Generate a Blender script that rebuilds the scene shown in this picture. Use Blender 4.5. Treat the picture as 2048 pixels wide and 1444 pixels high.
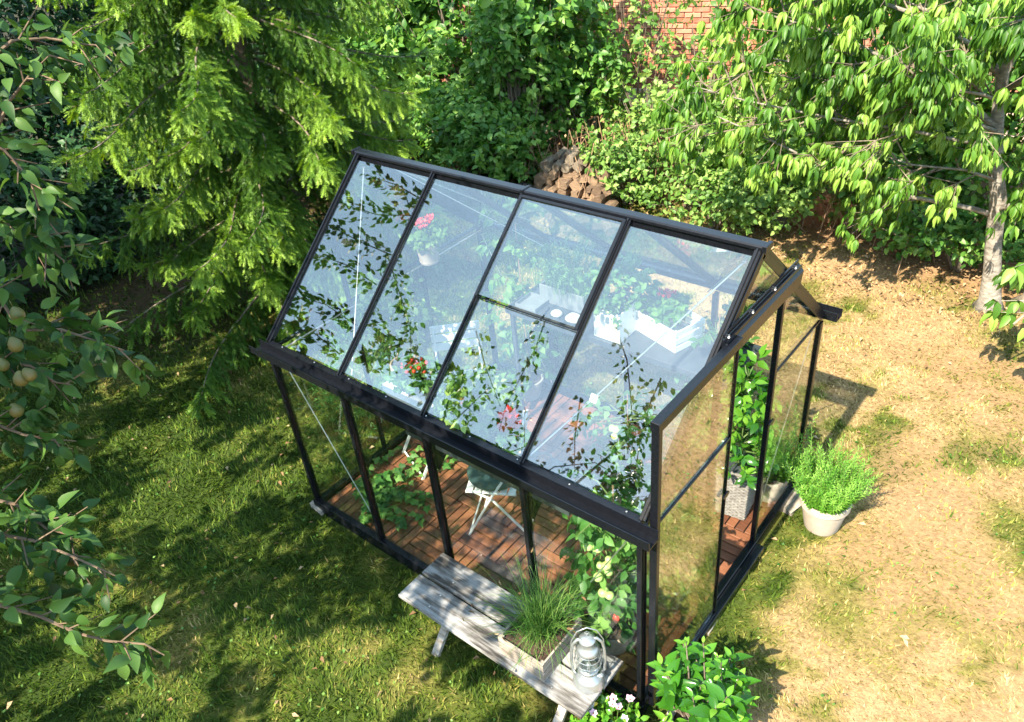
import bpy, bmesh, math, random
import numpy as np
from mathutils import Vector, Matrix
for o in list(bpy.data.objects): bpy.data.objects.remove(o)
SC = bpy.context.scene
COL = SC.collection
R = math.radians
rng = np.random.default_rng(11)
random.seed(4)

# ------------------------------------------------------------ camera
cam_d = bpy.data.cameras.new('camera'); cam = bpy.data.objects.new('camera', cam_d); COL.objects.link(cam)
rx = Vector((0.77475644, 0.62590993, -0.0893824)); uy = Vector((-0.3029801, 0.49161698, 0.81640419)); fz = Vector((-0.55493739, 0.60543332, -0.57052168))
M = Matrix((rx, uy, -fz)).transposed().to_4x4(); M.translation = (1.38837, -2.30086, 4.4312)
cam.matrix_world = M
cam_d.sensor_width = 36; cam_d.lens = 27.835; cam_d.clip_start = 0.05; cam_d.clip_end = 600
SC.camera = cam
# ------------------------------------------------------------ sky, sun, exposure
SUN_EL, SKY_S, SUN_S, EXPO = 47.5, 0.072, 5.0, 1.70
w = bpy.data.worlds.new('World'); SC.world = w; w.use_nodes = True
nt = w.node_tree; bg = nt.nodes['Background']
sky = nt.nodes.new('ShaderNodeTexSky'); sky.sky_type = 'NISHITA'; sky.sun_disc = False
sky.sun_elevation = R(SUN_EL); sky.sun_rotation = R(180); sky.air_density = 1.3; sky.dust_density = 1.6; sky.ozone_density = 2.0
# thin bright veil of high cloud all over the sky
tcw = nt.nodes.new('ShaderNodeTexCoord'); nw = nt.nodes.new('ShaderNodeTexNoise'); nw.inputs['Scale'].default_value = 1.6; nw.inputs['Detail'].default_value = 5; nt.links.new(tcw.outputs['Generated'], nw.inputs['Vector'])
mrw = nt.nodes.new('ShaderNodeMapRange'); mrw.inputs[1].default_value = .35; mrw.inputs[2].default_value = .75; mrw.inputs[3].default_value = .22; mrw.inputs[4].default_value = .62; nt.links.new(nw.outputs['Fac'], mrw.inputs[0])
mxw = nt.nodes.new('ShaderNodeMix'); mxw.data_type = 'RGBA'; mxw.inputs[7].default_value = (9.4, 14.2, 18.2, 1); nt.links.new(mrw.outputs[0], mxw.inputs[0]); nt.links.new(sky.outputs[0], mxw.inputs[6])
nt.links.new(mxw.outputs[2], bg.inputs[0]); bg.inputs[1].default_value = SKY_S
sl = bpy.data.lights.new('sun', 'SUN'); sl.energy = SUN_S; sl.angle = R(0.53); sl.color = (1, .885, .70)
so = bpy.data.objects.new('sun', sl); COL.objects.link(so); so.location = (0, -8, 9)
so.rotation_euler = Vector((0, math.cos(R(SUN_EL)), -math.sin(R(SUN_EL)))).to_track_quat('-Z', 'Y').to_euler()
vs = SC.view_settings; vs.view_transform = 'Standard'; vs.look = 'None'; vs.exposure = EXPO; vs.gamma = 1; vs.use_curve_mapping = False
SC.render.engine = 'CYCLES'
cy = SC.cycles; cy.max_bounces = 8; cy.transparent_max_bounces = 32; cy.diffuse_bounces = 3; cy.glossy_bounces = 4
cy.transmission_bounces = 4; cy.caustics_reflective = False; cy.caustics_refractive = False
try:
    cy.use_denoising = True; cy.denoiser = 'OPENIMAGEDENOISE'
except Exception: pass

# ------------------------------------------------------------ materials
def mat(name):
    m = bpy.data.materials.new(name); m.use_nodes = True
    return m, m.node_tree, m.node_tree.nodes['Principled BSDF']
def N(t, kind, **kw):
    n = t.nodes.new(kind)
    for k, v in kw.items():
        if k.startswith('i_'):
            key = k[2:]; n.inputs[int(key) if key.isdigit() else key.replace('_', ' ')].default_value = v
        else: setattr(n, k, v)
    return n
def ramp(t, src, stops):
    r = N(t, 'ShaderNodeValToRGB'); e = r.color_ramp.elements
    while len(e) > 2: e.remove(e[-1])
    for i, (p, c) in enumerate(stops):
        x = e[i] if i < 2 else e.new(p)
        x.position = p; x.color = (*c, 1)
    t.links.new(src, r.inputs[0]); return r.outputs[0]
def coords(t, scale=(1,1,1), obj=True):
    tc = N(t, 'ShaderNodeTexCoord'); mp = N(t, 'ShaderNodeMapping'); mp.inputs['Scale'].default_value = scale
    t.links.new(tc.outputs['Object'], mp.inputs[0]); return mp.outputs[0]
def noise(t, scale, vec=None, detail=4, rough=.6):
    n = N(t, 'ShaderNodeTexNoise'); n.inputs['Scale'].default_value = scale; n.inputs['Detail'].default_value = detail; n.inputs['Roughness'].default_value = rough
    if vec is not None: t.links.new(vec, n.inputs['Vector'])
    return n.outputs['Fac']
def bump(t, bs, h, strength=.3, dist=.01):
    b = N(t, 'ShaderNodeBump'); b.inputs['Strength'].default_value = strength; b.inputs['Distance'].default_value = dist
    t.links.new(h, b.inputs['Height']); t.links.new(b.outputs[0], bs.inputs['Normal'])
def surf(name, c1, c2, scale=8, rough=.7, bs_=.2, stretch=(1,1,1), metallic=0, per_obj=0, spec=.5):
    m, t, b = mat(name); v = coords(t, stretch); f = noise(t, scale, v)
    src = f
    if per_obj:
        oi = N(t, 'ShaderNodeObjectInfo'); ma = N(t, 'ShaderNodeMath', operation='MULTIPLY_ADD'); ma.inputs[1].default_value = per_obj
        t.links.new(oi.outputs['Random'], ma.inputs[0])
        sb = N(t, 'ShaderNodeMath', operation='SUBTRACT'); sb.inputs[1].default_value = per_obj/2
        t.links.new(f, ma.inputs[2]); t.links.new(ma.outputs[0], sb.inputs[0]); src = sb.outputs[0]
    t.links.new(ramp(t, src, [(.3, c1), (.7, c2)]), b.inputs['Base Color'])
    b.inputs['Roughness'].default_value = rough; b.inputs['Metallic'].default_value = metallic
    b.inputs['Specular IOR Level'].default_value = spec
    if bs_: bump(t, b, f, bs_)
    return m
def leafmat(name, dark, mid, light, trans=.35, rough=.42, spec=.4):
    """leaf colour from the per-leaf 'tint' attribute plus a little noise; thin-leaf translucency"""
    m, t, b = mat(name)
    at = N(t, 'ShaderNodeAttribute', attribute_name='tint')
    f = noise(t, 2.2, coords(t), 2)
    ad = N(t, 'ShaderNodeMath', operation='MULTIPLY_ADD'); ad.inputs[1].default_value = .5; 
    t.links.new(f, ad.inputs[0]); t.links.new(at.outputs['Fac'], ad.inputs[2])
    col = ramp(t, ad.outputs[0], [(.25, dark), (.72, mid), (1.15 if False else 1.0, light)])
    t.links.new(col, b.inputs['Base Color'])
    b.inputs['Roughness'].default_value = rough; b.inputs['Specular IOR Level'].default_value = spec
    tr = N(t, 'ShaderNodeBsdfTranslucent'); mx = N(t, 'ShaderNodeMixShader'); mx.inputs[0].default_value = trans
    hs = N(t, 'ShaderNodeHueSaturation'); hs.inputs['Hue'].default_value = .485; hs.inputs['Saturation'].default_value = 1.15; hs.inputs['Value'].default_value = 1.7
    t.links.new(col, hs.inputs['Color']); t.links.new(hs.outputs[0], tr.inputs[0])
    t.links.new(b.outputs[0], mx.inputs[1]); t.links.new(tr.outputs[0], mx.inputs[2])
    out = t.nodes['Material Output']; t.links.new(mx.outputs[0], out.inputs[0])
    return m
def glass(name, r0, tint=(1,1,1)):
    m, t, b = mat(name); t.nodes.remove(b)
    lw = N(t, 'ShaderNodeLayerWeight'); lw.inputs[0].default_value = .5
    pw = N(t, 'ShaderNodeMath', operation='POWER'); pw.inputs[1].default_value = 4; t.links.new(lw.outputs['Facing'], pw.inputs[0])
    ma = N(t, 'ShaderNodeMath', operation='MULTIPLY_ADD'); ma.inputs[1].default_value = .85-r0; ma.inputs[2].default_value = r0; t.links.new(pw.outputs[0], ma.inputs[0])
    tr = N(t, 'ShaderNodeBsdfTransparent'); tr.inputs[0].default_value = (*tint, 1)
    gl = N(t, 'ShaderNodeBsdfGlossy'); gl.inputs['Roughness'].default_value = 0.0; gl.inputs[0].default_value = (1,1,1,1)
    mx = N(t, 'ShaderNodeMixShader'); t.links.new(ma.outputs[0], mx.inputs[0]); t.links.new(tr.outputs[0], mx.inputs[1]); t.links.new(gl.outputs[0], mx.inputs[2])
    t.links.new(mx.outputs[0], t.nodes['Material Output'].inputs[0]); return m

MT = {}
MT['frame'] = surf('black_powder_coat', (.004,.005,.007), (.008,.009,.013), 60, .24, .03, spec=.35)
MT['alu'] = surf('bare_aluminium', (.55,.56,.58), (.7,.7,.7), 30, .3, .02, metallic=.9)
MT['roofglass'] = glass('roof_glass', .15, (.95,.975,.97))
MT['doorglass'] = glass('door_glass', .24, (.95,.98,.965))
MT['wallglass'] = glass('wall_glass', .03, (.95,.98,.965))
MT['jarglass'] = glass('lantern_glass', .06, (.93,.97,.97))
MT['deck'] = surf('hardwood_slats', (.11,.038,.02), (.30,.115,.055), 9, .5, .5, (1,14,14), per_obj=.35)
MT['plastic'] = surf('black_plastic_grid', (.01,.01,.01), (.02,.02,.02), 20, .6, .1)
MT['white'] = surf('white_enamel', (.72,.73,.71), (.80,.80,.78), 12, .35, .05)
MT['crate_w'] = surf('whitewashed_wood', (.20,.15,.11), (.58,.54,.49), 7, .8, .6, (1,1,9))
MT['planter'] = surf('worn_crate_wood', (.12,.085,.06), (.42,.38,.33), 8, .85, .6, (1,1,9))
MT['terracotta'] = surf('weathered_clay', (.34,.25,.19), (.52,.44,.37), 9, .85, .25)
MT['clay_grey'] = surf('grey_clay', (.30,.27,.24), (.42,.39,.35), 9, .85, .2)
MT['clay_pale'] = surf('pale_clay', (.36,.30,.24), (.50,.44,.37), 6, .8, .25)
MT['soil'] = surf('potting_soil', (.02,.013,.008), (.09,.055,.035), 60, 1, 1)
MT['zinc'] = surf('zinc_sheet', (.20,.22,.23), (.30,.32,.33), 5, .45, .1, metallic=.25)
MT['slate'] = surf('dark_grey_steel', (.035,.042,.05), (.06,.07,.08), 12, .42, .05)
MT['cushion'] = surf('dark_teal_cushion', (.018,.05,.052), (.03,.07,.072), 80, .85, .3)
MT['stone'] = surf('pale_stone', (.20,.175,.14), (.38,.34,.28), 14, .9, .6)
MT['bark'] = surf('grey_bark', (.07,.05,.035), (.24,.20,.15), 22, .9, 1, (1,1,.35))
MT['cherrybark'] = surf('cherry_bark', (.11,.095,.075), (.34,.31,.27), 14, .85, .8, (1,1,2.5))
MT['twig'] = surf('red_brown_twig', (.07,.045,.028), (.17,.115,.07), 20, .8, .4)
MT['stem'] = surf('green_stem', (.08,.14,.03), (.16,.22,.07), 20, .6, .2)
MT['dry'] = surf('dry_twigs', (.16,.09,.05), (.42,.27,.16), 15, .9, .5)
MT['brick'] = surf('red_brick', (.34,.11,.065), (.52,.23,.15), 9, .9, .6, per_obj=.5)
MT['mortar'] = surf('mortar', (.42,.36,.30), (.55,.49,.42), 30, .95, .5)
MT['plaster'] = surf('plaster', (.50,.38,.28), (.66,.55,.43), 3, .9, .3)
MT['log'] = surf('split_firewood', (.10,.065,.042), (.28,.19,.12), 14, .9, .6, (1,1,6), per_obj=.4)
MT['lantern'] = surf('silver_paint', (.34,.37,.39), (.48,.51,.53), 14, .32, .06, metallic=.75)
MT['pear'] = surf('pear_skin', (.07,.095,.018), (.13,.095,.025), 9, .5, .1)
MT['tomato_g'] = surf('green_tomato', (.38,.52,.14), (.52,.64,.26), 6, .25, 0)
MT['tomato_r'] = surf('red_tomato', (.50,.02,.01), (.62,.05,.02), 6, .2, 0)
MT['red'] = surf('red_petals', (.62,.01,.008), (.85,.04,.03), 14, .5, 0)
MT['pink'] = surf('pink_petals', (.62,.32,.45), (.82,.60,.70), 14, .6, 0)
MT['whitep'] = surf('white_petals', (.75,.73,.70), (.85,.83,.80), 14, .6, 0)
MT['paper'] = surf('white_card', (.78,.78,.78), (.82,.82,.82), 4, .7, 0)
# leaves
MT['spruce'] = leafmat('spruce_needles', (.017,.056,.010), (.080,.180,.019), (.24,.38,.05), .25, .5)
MT['pearleaf'] = leafmat('pear_leaves', (.010,.036,.008), (.026,.074,.014), (.075,.15,.03), .22, .5, .25)
MT['cherryleaf'] = leafmat('cherry_leaves', (.035,.105,.012), (.095,.22,.025), (.25,.40,.07), .34, .45)
MT['lilac'] = leafmat('broad_leaves', (.022,.085,.015), (.085,.215,.034), (.21,.37,.08), .3, .45)
MT['shrub'] = leafmat('shrub_leaves', (.035,.10,.018), (.12,.24,.042), (.30,.44,.12), .33, .5)
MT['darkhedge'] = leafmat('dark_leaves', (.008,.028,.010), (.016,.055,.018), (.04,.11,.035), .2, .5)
MT['bayleaf'] = leafmat('glossy_leaves', (.020,.085,.010), (.05,.185,.014), (.17,.36,.04), .26, .18)
MT['rosemary'] = leafmat('rosemary_leaves', (.035,.13,.015), (.11,.30,.03), (.25,.46,.08), .33, .5)
MT['tomleaf'] = leafmat('tomato_leaves', (.025,.09,.02), (.07,.20,.04), (.18,.34,.08), .34, .5)
MT['herb'] = leafmat('feathery_herb', (.05,.13,.03), (.10,.24,.06), (.20,.36,.12), .35, .5)
MT['chive'] = leafmat('grass_blades', (.03,.10,.015), (.07,.19,.03), (.20,.34,.08), .3, .45)
MT['litter'] = leafmat('fallen_leaves', (.10,.055,.025), (.24,.14,.065), (.42,.30,.17), .15, .8)

# ------------------------------------------------------------ mesh helpers
def tag(o, label=None, cat=None, group=None, kind=None):
    if label: o['label'] = label
    if cat: o['category'] = cat
    if group: o['group'] = group
    if kind: o['kind'] = kind
    return o
def thing(name, loc, label, cat, group=None, rz=0):
    o = bpy.data.objects.new(name, None); COL.objects.link(o); o.location = loc; o.rotation_euler = (0,0,rz); o.empty_display_size = .1
    return tag(o, label, cat, group)
class MB:
    def __init__(s): s.v = []; s.f = []
    def add(s, vs, fs):
        b = len(s.v); s.v += [tuple(p) for p in vs]; s.f += [tuple(i+b for i in f) for f in fs]; return s
    def box(s, c, d, rot=None, taper=1.0, ch=0.0):
        hx, hy, hz = d[0]/2, d[1]/2, d[2]/2
        if ch:
            k = ch; P = []
            for z, q in ((-hz, k), (-hz+k, 0), (hz-k, 0), (hz, k)):
                P += [(-hx+q,-hy+q,z),(hx-q,-hy+q,z),(hx-q,hy-q,z),(-hx+q,hy-q,z)]
            fs = [(3,2,1,0),(12,13,14,15)]
            for l in range(3):
                for i in range(4): j=(i+1)%4; fs.append((l*4+i,l*4+j,l*4+4+j,l*4+4+i))
        else:
            P = [(x*hx*(taper if z<0 else 1), y*hy*(taper if z<0 else 1), z*hz) for z in (-1,1) for x,y in ((-1,-1),(1,-1),(1,1),(-1,1))]
            fs = [(3,2,1,0),(4,5,6,7),(0,1,5,4),(1,2,6,5),(2,3,7,6),(3,0,4,7)]
        c = Vector(c)
        P = [(c + (rot @ Vector(p) if rot else Vector(p))) for p in P]
        return s.add(P, fs)
    def beam(s, a, b, wd, ht, up=(0,0,1), ch=0.0):
        a, b = Vector(a), Vector(b); d = (b-a); L = d.length; d.normalize(); u = Vector(up)
        x = d.cross(u)
        if x.length < 1e-4: x = d.cross(Vector((0,1,0)))
        x.normalize(); z = x.cross(d)
        rot = Matrix((x, d, z)).transposed()
        return s.box((a+b)/2, (wd, L, ht), rot, ch=ch)
    def tube(s, pts, rad, n=6, cap=True):
        pts = [Vector(p) for p in pts]
        if not hasattr(rad, '__len__'): rad = [rad]*len(pts)
        base = len(s.v); prev = None
        for i, p in enumerate(pts):
            d = (pts[min(i+1, len(pts)-1)] - pts[max(i-1, 0)]).normalized()
            if prev is None:
                x = d.cross(Vector((0,0,1)))
                if x.length < .05: x = d.cross(Vector((0,1,0)))
            else: x = prev - d*prev.dot(d)
            x.normalize(); prev = x; y = d.cross(x)
            for k in range(n):
                a = 2*math.pi*k/n; s.v.append(tuple(p + (x*math.cos(a) + y*math.sin(a))*rad[i]))
        for i in range(len(pts)-1):
            for k in range(n):
                k2 = (k+1) % n; s.f.append((base+i*n+k, base+i*n+k2, base+(i+1)*n+k2, base+(i+1)*n+k))
        if cap:
            s.f.append(tuple(base+k for k in reversed(range(n)))); s.f.append(tuple(base+(len(pts)-1)*n+k for k in range(n)))
        return s
    def lathe(s, prof, c=(0,0,0), n=24, rot=None):
        base = len(s.v); c = Vector(c)
        for r_, z in prof:
            for k in range(n):
                a = 2*math.pi*k/n; p = Vector((r_*math.cos(a), r_*math.sin(a), z)); s.v.append(tuple(c + (rot @ p if rot else p)))
        for i in range(len(prof)-1):
            for k in range(n):
                k2 = (k+1) % n; s.f.append((base+i*n+k, base+i*n+k2, base+(i+1)*n+k2, base+(i+1)*n+k))
        if prof[0][0] > 1e-5: s.f.append(tuple(base+k for k in reversed(range(n))))
        if prof[-1][0] > 1e-5: s.f.append(tuple(base+(len(prof)-1)*n+k for k in range(n)))
        return s
    def build(s, name, m, parent=None, smooth=False, mesh_only=False):
        me = bpy.data.meshes.new(name); me.from_pydata(s.v, [], s.f); me.update()
        if smooth:
            for p in me.polygons: p.use_smooth = True
        me.materials.append(m)
        o = bpy.data.objects.new(name, me); COL.objects.link(o)
        if parent: o.parent = parent
        return o
def inst(name, me, parent, loc=(0,0,0), rot=(0,0,0), scale=(1,1,1)):
    o = bpy.data.objects.new(name, me); COL.objects.link(o); o.parent = parent; o.location = loc; o.rotation_euler = rot; o.scale = scale; return o
def copy_tree(o, parent=None):
    c = o.copy(); COL.objects.link(c); c.parent = parent
    for ch in list(o.children): copy_tree(ch, c)
    return c

def npmesh(name, V, F, m, parent=None, tint=None, smooth=True, loops=None):
    """V (n,3); F (k,3) triangles"""
    me = bpy.data.meshes.new(name); nv, nf = len(V), len(F)
    me.vertices.add(nv); me.vertices.foreach_set('co', np.ascontiguousarray(V, np.float32).ravel())
    me.loops.add(nf*3); me.loops.foreach_set('vertex_index', np.ascontiguousarray(F, np.int32).ravel())
    me.polygons.add(nf); me.polygons.foreach_set('loop_start', np.arange(0, nf*3, 3, dtype=np.int32))
    me.polygons.foreach_set('use_smooth', np.full(nf, smooth))
    me.update(calc_edges=True)
    if tint is not None:
        a = me.attributes.new('tint', 'FLOAT', 'POINT'); a.data.foreach_set('value', np.ascontiguousarray(tint, np.float32))
    me.materials.append(m)
    o = bpy.data.objects.new(name, me); COL.objects.link(o)
    if parent: o.parent = parent
    return o
def leaf_tpl(wd=.5, fold=.12, curl=.2, w1=.35, w2=.7, k2=.75):
    """leaf of length 1 along +y, normal +z, folded on its midrib and drooping at the tip"""
    h = wd/2
    V = np.array([(0,0,0), (-h,w1,fold*wd),(0,w1,0),(h,w1,fold*wd), (-h*k2,w2,fold*wd*.8-curl*.35),(0,w2,-curl*.4),(h*k2,w2,fold*wd*.8-curl*.35),(0,1,-curl)], float)
    F = np.array([(0,2,1),(0,3,2),(1,2,5),(1,5,4),(2,3,6),(2,6,5),(4,5,7),(5,6,7)])
    return V, F
def leaf3_tpl(wd=.5, fold=.14, curl=.4):
    """finer near leaf: rounded outline in six stations, folded and curling"""
    st = [(0,0),(.12,.55),(.3,.95),(.5,1),(.7,.70),(.87,.32),(1,0)]; V = []; F = []
    for i, (t, w) in enumerate(st):
        z = -curl*t*t*.9; x = wd/2*w; V += [(-x, t, z+fold*x*1.6), (0, t, z), (x, t, z+fold*x*1.6)]
    for i in range(6):
        a = i*3; F += [(a,a+1,a+4),(a,a+4,a+3),(a+1,a+2,a+5),(a+1,a+5,a+4)]
    return np.array(V, float), np.array(F)
def leaf2_tpl(wd=.6, fold=.12, curl=.15):
    h = wd/2
    V = np.array([(0,0,0), (-h,.42,fold*wd),(0,.5,-curl*.2),(h,.42,fold*wd),(0,1,-curl)], float)
    F = np.array([(0,2,1),(0,3,2),(1,2,4),(2,3,4)])
    return V, F
def unit(a): return a/np.maximum(np.linalg.norm(a, axis=-1, keepdims=True), 1e-9)
def cloud(name, tpl, pos, dirs, nrm, size, m, parent=None, tint=None):
    """many leaves: one mesh, each leaf at pos pointing along dirs with its face towards nrm"""
    V, F = tpl; n = len(pos)
    y = unit(np.asarray(dirs, float)); z = np.asarray(nrm, float); z = unit(z - y*np.sum(z*y, -1, keepdims=True)); x = np.cross(y, z)
    s = np.asarray(size, float).reshape(-1, 1, 1)
    W = pos[:, None, :] + s*(V[None,:,0:1]*x[:,None,:] + V[None,:,1:2]*y[:,None,:] + V[None,:,2:3]*z[:,None,:])
    FF = (F[None] + (np.arange(n)*len(V))[:,None,None]).reshape(-1, 3)
    if tint is None: tint = rng.random(n)
    return npmesh(name, W.reshape(-1,3), FF, m, parent, np.repeat(tint, len(V)))
def rnd(n, s=1.0): return rng.normal(0, s, (n, 3))
def twig_leaves(starts, tdirs, tlen, k, size, droop=.3, spread=.8, up=.5, var=.25, ctint=None, curve=0):
    """k leaves along each twig; returns pos, dir, nrm, size, tint"""
    n = len(starts); t = np.tile(np.linspace(.15, 1, k), n); S = np.repeat(starts, k, 0); D = unit(np.repeat(tdirs, k, 0)); L = np.repeat(tlen, k)
    side = unit(np.cross(D, rnd(n*k) + np.array([0,0,.6]))); sg = np.where(np.arange(n*k) % 2, 1, -1)[:,None]
    pos = S + D*(t*L)[:,None] + np.array([0,0,-1])*(curve*t*t*L)[:,None]
    ld = D*.55 + side*sg*spread + rnd(n*k, .25) + np.array([0,0,-droop])
    nr = np.array([0,0,up]) + rnd(n*k, .45) + D*.15 + np.array([0,-.25,0])
    sz = size*(1 + rng.uniform(-var, var, n*k))
    ct = np.repeat(rng.random(n) if ctint is None else ctint, k)
    ti = np.clip(ct*.55 + rng.random(n*k)*.45, 0, 1)
    return pos, ld, nr, sz, ti
def cat_(*L): return [np.concatenate(a) for a in zip(*L)]
# ------------------------------------------------------------ ground colours (patches of straw, green and bare earth, with shade painted in at the hedges)
PERM = np.random.default_rng(3).random((256,256))
def vnoise(x, y, s):
    x = x*s+77; y = y*s+31; xi = np.floor(x).astype(int); yi = np.floor(y).astype(int); fx = x-xi; fy = y-yi
    fx = fx*fx*(3-2*fx); fy = fy*fy*(3-2*fy); g = lambda a,b: PERM[a % 256, b % 256]
    return (g(xi,yi)*(1-fx)+g(xi+1,yi)*fx)*(1-fy) + (g(xi,yi+1)*(1-fx)+g(xi+1,yi+1)*fx)*fy
def fbm(x, y, s): return (vnoise(x,y,s)*.5 + vnoise(x,y,s*2.1)*.28 + vnoise(x,y,s*4.7)*.22)
def green(x, y):
    """0 straw-dry ... 1 lush: the lawn is green left of and in front of the house, parched to its right and behind"""
    lush = 1/(1+np.exp((x + .55 - .25*(y<0)*0)*2.6)) * 1/(1+np.exp((y-2.6)*1.6))
    lush = np.maximum(lush, 1/(1+np.exp((x+3.4)*2)))
    n = fbm(x, y, 1.4)
    near = np.exp(-((x-.12)/.16)**2) * (y>-.6)*(y<2.6)*.35          # greener strip along the base
    g = lush*.66 + (n-.5)*1.2 + .23 + near
    tuft = np.clip((fbm(x+40, y+9, 3.3)-.58)*6, 0, 1)
    return np.clip(g + tuft*.5, 0, 1)
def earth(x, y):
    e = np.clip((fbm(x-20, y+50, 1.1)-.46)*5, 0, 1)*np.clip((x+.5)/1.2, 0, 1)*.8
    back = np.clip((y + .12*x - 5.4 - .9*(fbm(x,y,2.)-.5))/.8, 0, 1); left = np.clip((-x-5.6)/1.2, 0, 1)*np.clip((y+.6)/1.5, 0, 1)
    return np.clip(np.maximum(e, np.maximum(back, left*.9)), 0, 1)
def ramp3(t, cols):
    t = np.clip(t, 0, 1)*(len(cols)-1); i = np.minimum(t.astype(int), len(cols)-2); f = (t-i)[:,None]; c = np.array(cols); return c[i]*(1-f)+c[i+1]*f
def colattr(me, C):
    a = me.color_attributes.new('turf', 'FLOAT_COLOR', 'POINT'); C4 = np.concatenate([C, np.ones((len(C),1))], 1)
    a.data.foreach_set('color', C4.astype(np.float32).ravel())
def vcolmat(name, rough, sc, var, bs_=0, trans=0):
    m, t, b = mat(name); at = N(t, 'ShaderNodeAttribute', attribute_name='turf'); f = noise(t, sc, coords(t), 5, .7)
    mr = N(t, 'ShaderNodeMapRange'); mr.inputs[1].default_value = .25; mr.inputs[2].default_value = .75; mr.inputs[3].default_value = 1-var; mr.inputs[4].default_value = 1+var; t.links.new(f, mr.inputs[0])
    mx = N(t, 'ShaderNodeMix', data_type='RGBA', blend_type='MULTIPLY'); mx.inputs[0].default_value = 1
    t.links.new(at.outputs['Color'], mx.inputs[6]); t.links.new(mr.outputs[0], mx.inputs[7]); t.links.new(mx.outputs[2], b.inputs['Base Color'])
    b.inputs['Roughness'].default_value = rough; b.inputs['Specular IOR Level'].default_value = .2
    if bs_: bump(t, b, f, bs_, .02)
    if trans:
        tr = N(t, 'ShaderNodeBsdfTranslucent'); ms = N(t, 'ShaderNodeMixShader'); ms.inputs[0].default_value = trans
        t.links.new(mx.outputs[2], tr.inputs[0]); t.links.new(b.outputs[0], ms.inputs[1]); t.links.new(tr.outputs[0], ms.inputs[2]); t.links.new(ms.outputs[0], t.nodes['Material Output'].inputs[0])
    return m
MT['ground'] = vcolmat('lawn_soil', .95, 26, .45, .8)
MT['blade'] = vcolmat('lawn_grass_blades', .6, 9, .3, 0, .3)
def ground_sheet():
    xs = np.concatenate([[-300,-80,-30,-16], np.arange(-12.5, 5.01, .07), [8,20,80,300]]); ys = np.concatenate([[-300,-80,-30,-12], np.arange(-5, 9.51, .07), [12,20,80,300]])
    X, Y = np.meshgrid(xs, ys); X = X.ravel(); Y = Y.ravel(); nx, ny = len(xs), len(ys)
    Z = (fbm(X, Y, 1.1)-.5)*.035 + (fbm(X, Y, 6)-.5)*.012
    inside = (X>-3.05)&(X<.1)&(Y>-.08)&(Y<2.3); Z = np.where(inside, -.02, Z-.01)
    i, j = np.meshgrid(np.arange(nx-1), np.arange(ny-1)); a = (j*nx+i).ravel()
    F = np.concatenate([np.stack([a, a+1, a+nx+1],1), np.stack([a, a+nx+1, a+nx],1)])
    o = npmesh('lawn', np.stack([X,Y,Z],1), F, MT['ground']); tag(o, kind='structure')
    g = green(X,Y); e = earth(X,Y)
    C = ramp3(g, [(.33,.21,.11),(.27,.185,.088),(.14,.13,.032),(.058,.082,.012),(.028,.05,.007)])*(1-e[:,None]) + e[:,None]*np.where((X<-5)[:,None], np.array([.07,.045,.025]), np.array([.27,.165,.085]))  # earth colour on the left is darkened to carry painted shade
    far = (Y > 7.3-.1*X)|(X < -8.3); C = np.where(far[:,None], np.array([.035,.032,.016]), C)  # hedge shade painted into the ground at far left and behind the shrubs
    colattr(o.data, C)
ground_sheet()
def grass():
    n = 620000
    x = rng.uniform(-9, 3.2, n); y = rng.uniform(-3.6, 6.4, n)
    # keep what stands on the lawn: not inside the greenhouse, thin out far away and on bare earth
    cx, cy_ = x-1.39, y+2.3; dist = np.sqrt(cx*cx+cy_*cy_+19.6)
    e = earth(x, y); keep = ~((x>-3.0)&(x<.06)&(y>-.06)&(y<2.26)) & (rng.random(n) < np.clip(1.25-dist*.085, .25, 1)) & (rng.random(n) > e*.85)
    # nothing right of or behind the open lawn that no one would see
    fwd = cx*-.555+cy_*.605+2.53; rt = cx*.775+cy_*.626+.4; keep &= (np.abs(rt) < fwd*.80+.5)
    x, y, dist = x[keep], y[keep], dist[keep]; n = len(x)
    z = (fbm(x, y, 1.1)-.5)*.035 + (fbm(x, y, 6)-.5)*.012 - .014
    g = green(x, y); L = (.022 + .028*rng.random(n))*(.75+.7*g)*(.8+.5*fbm(x+5, y, 5)); wd = .0030*(1+rng.random(n))*(dist/4.2)
    flow = fbm(x, y, 2.3)*9; az = flow + rng.normal(0, 1.2, n); lean = rng.uniform(.3, 1.25, n)+(1-g)*.25
    d = np.stack([np.cos(az)*np.sin(lean), np.sin(az)*np.sin(lean), np.cos(lean)], 1); s = np.stack([-np.sin(az), np.cos(az), np.zeros(n)], 1)
    B = np.stack([x,y,z],1); V = np.stack([B - s*wd[:,None], B + s*wd[:,None], B + d*L[:,None]], 1)
    F = np.arange(n*3).reshape(-1,3)
    o = npmesh('grass', V.reshape(-1,3), F, MT['blade'], smooth=False)
    t = np.clip(g + rng.normal(0, .17, n), 0, 1)
    C = ramp3(t, [(.48,.355,.185),(.40,.305,.13),(.25,.235,.055),(.115,.17,.018),(.052,.10,.009)])*rng.uniform(.55, 1.3, (n,1))
    colattr(o.data, np.repeat(C, 3, 0)); tag(o, 'short dry and green lawn grass around the greenhouse', 'grass', kind='stuff')
grass()
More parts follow.
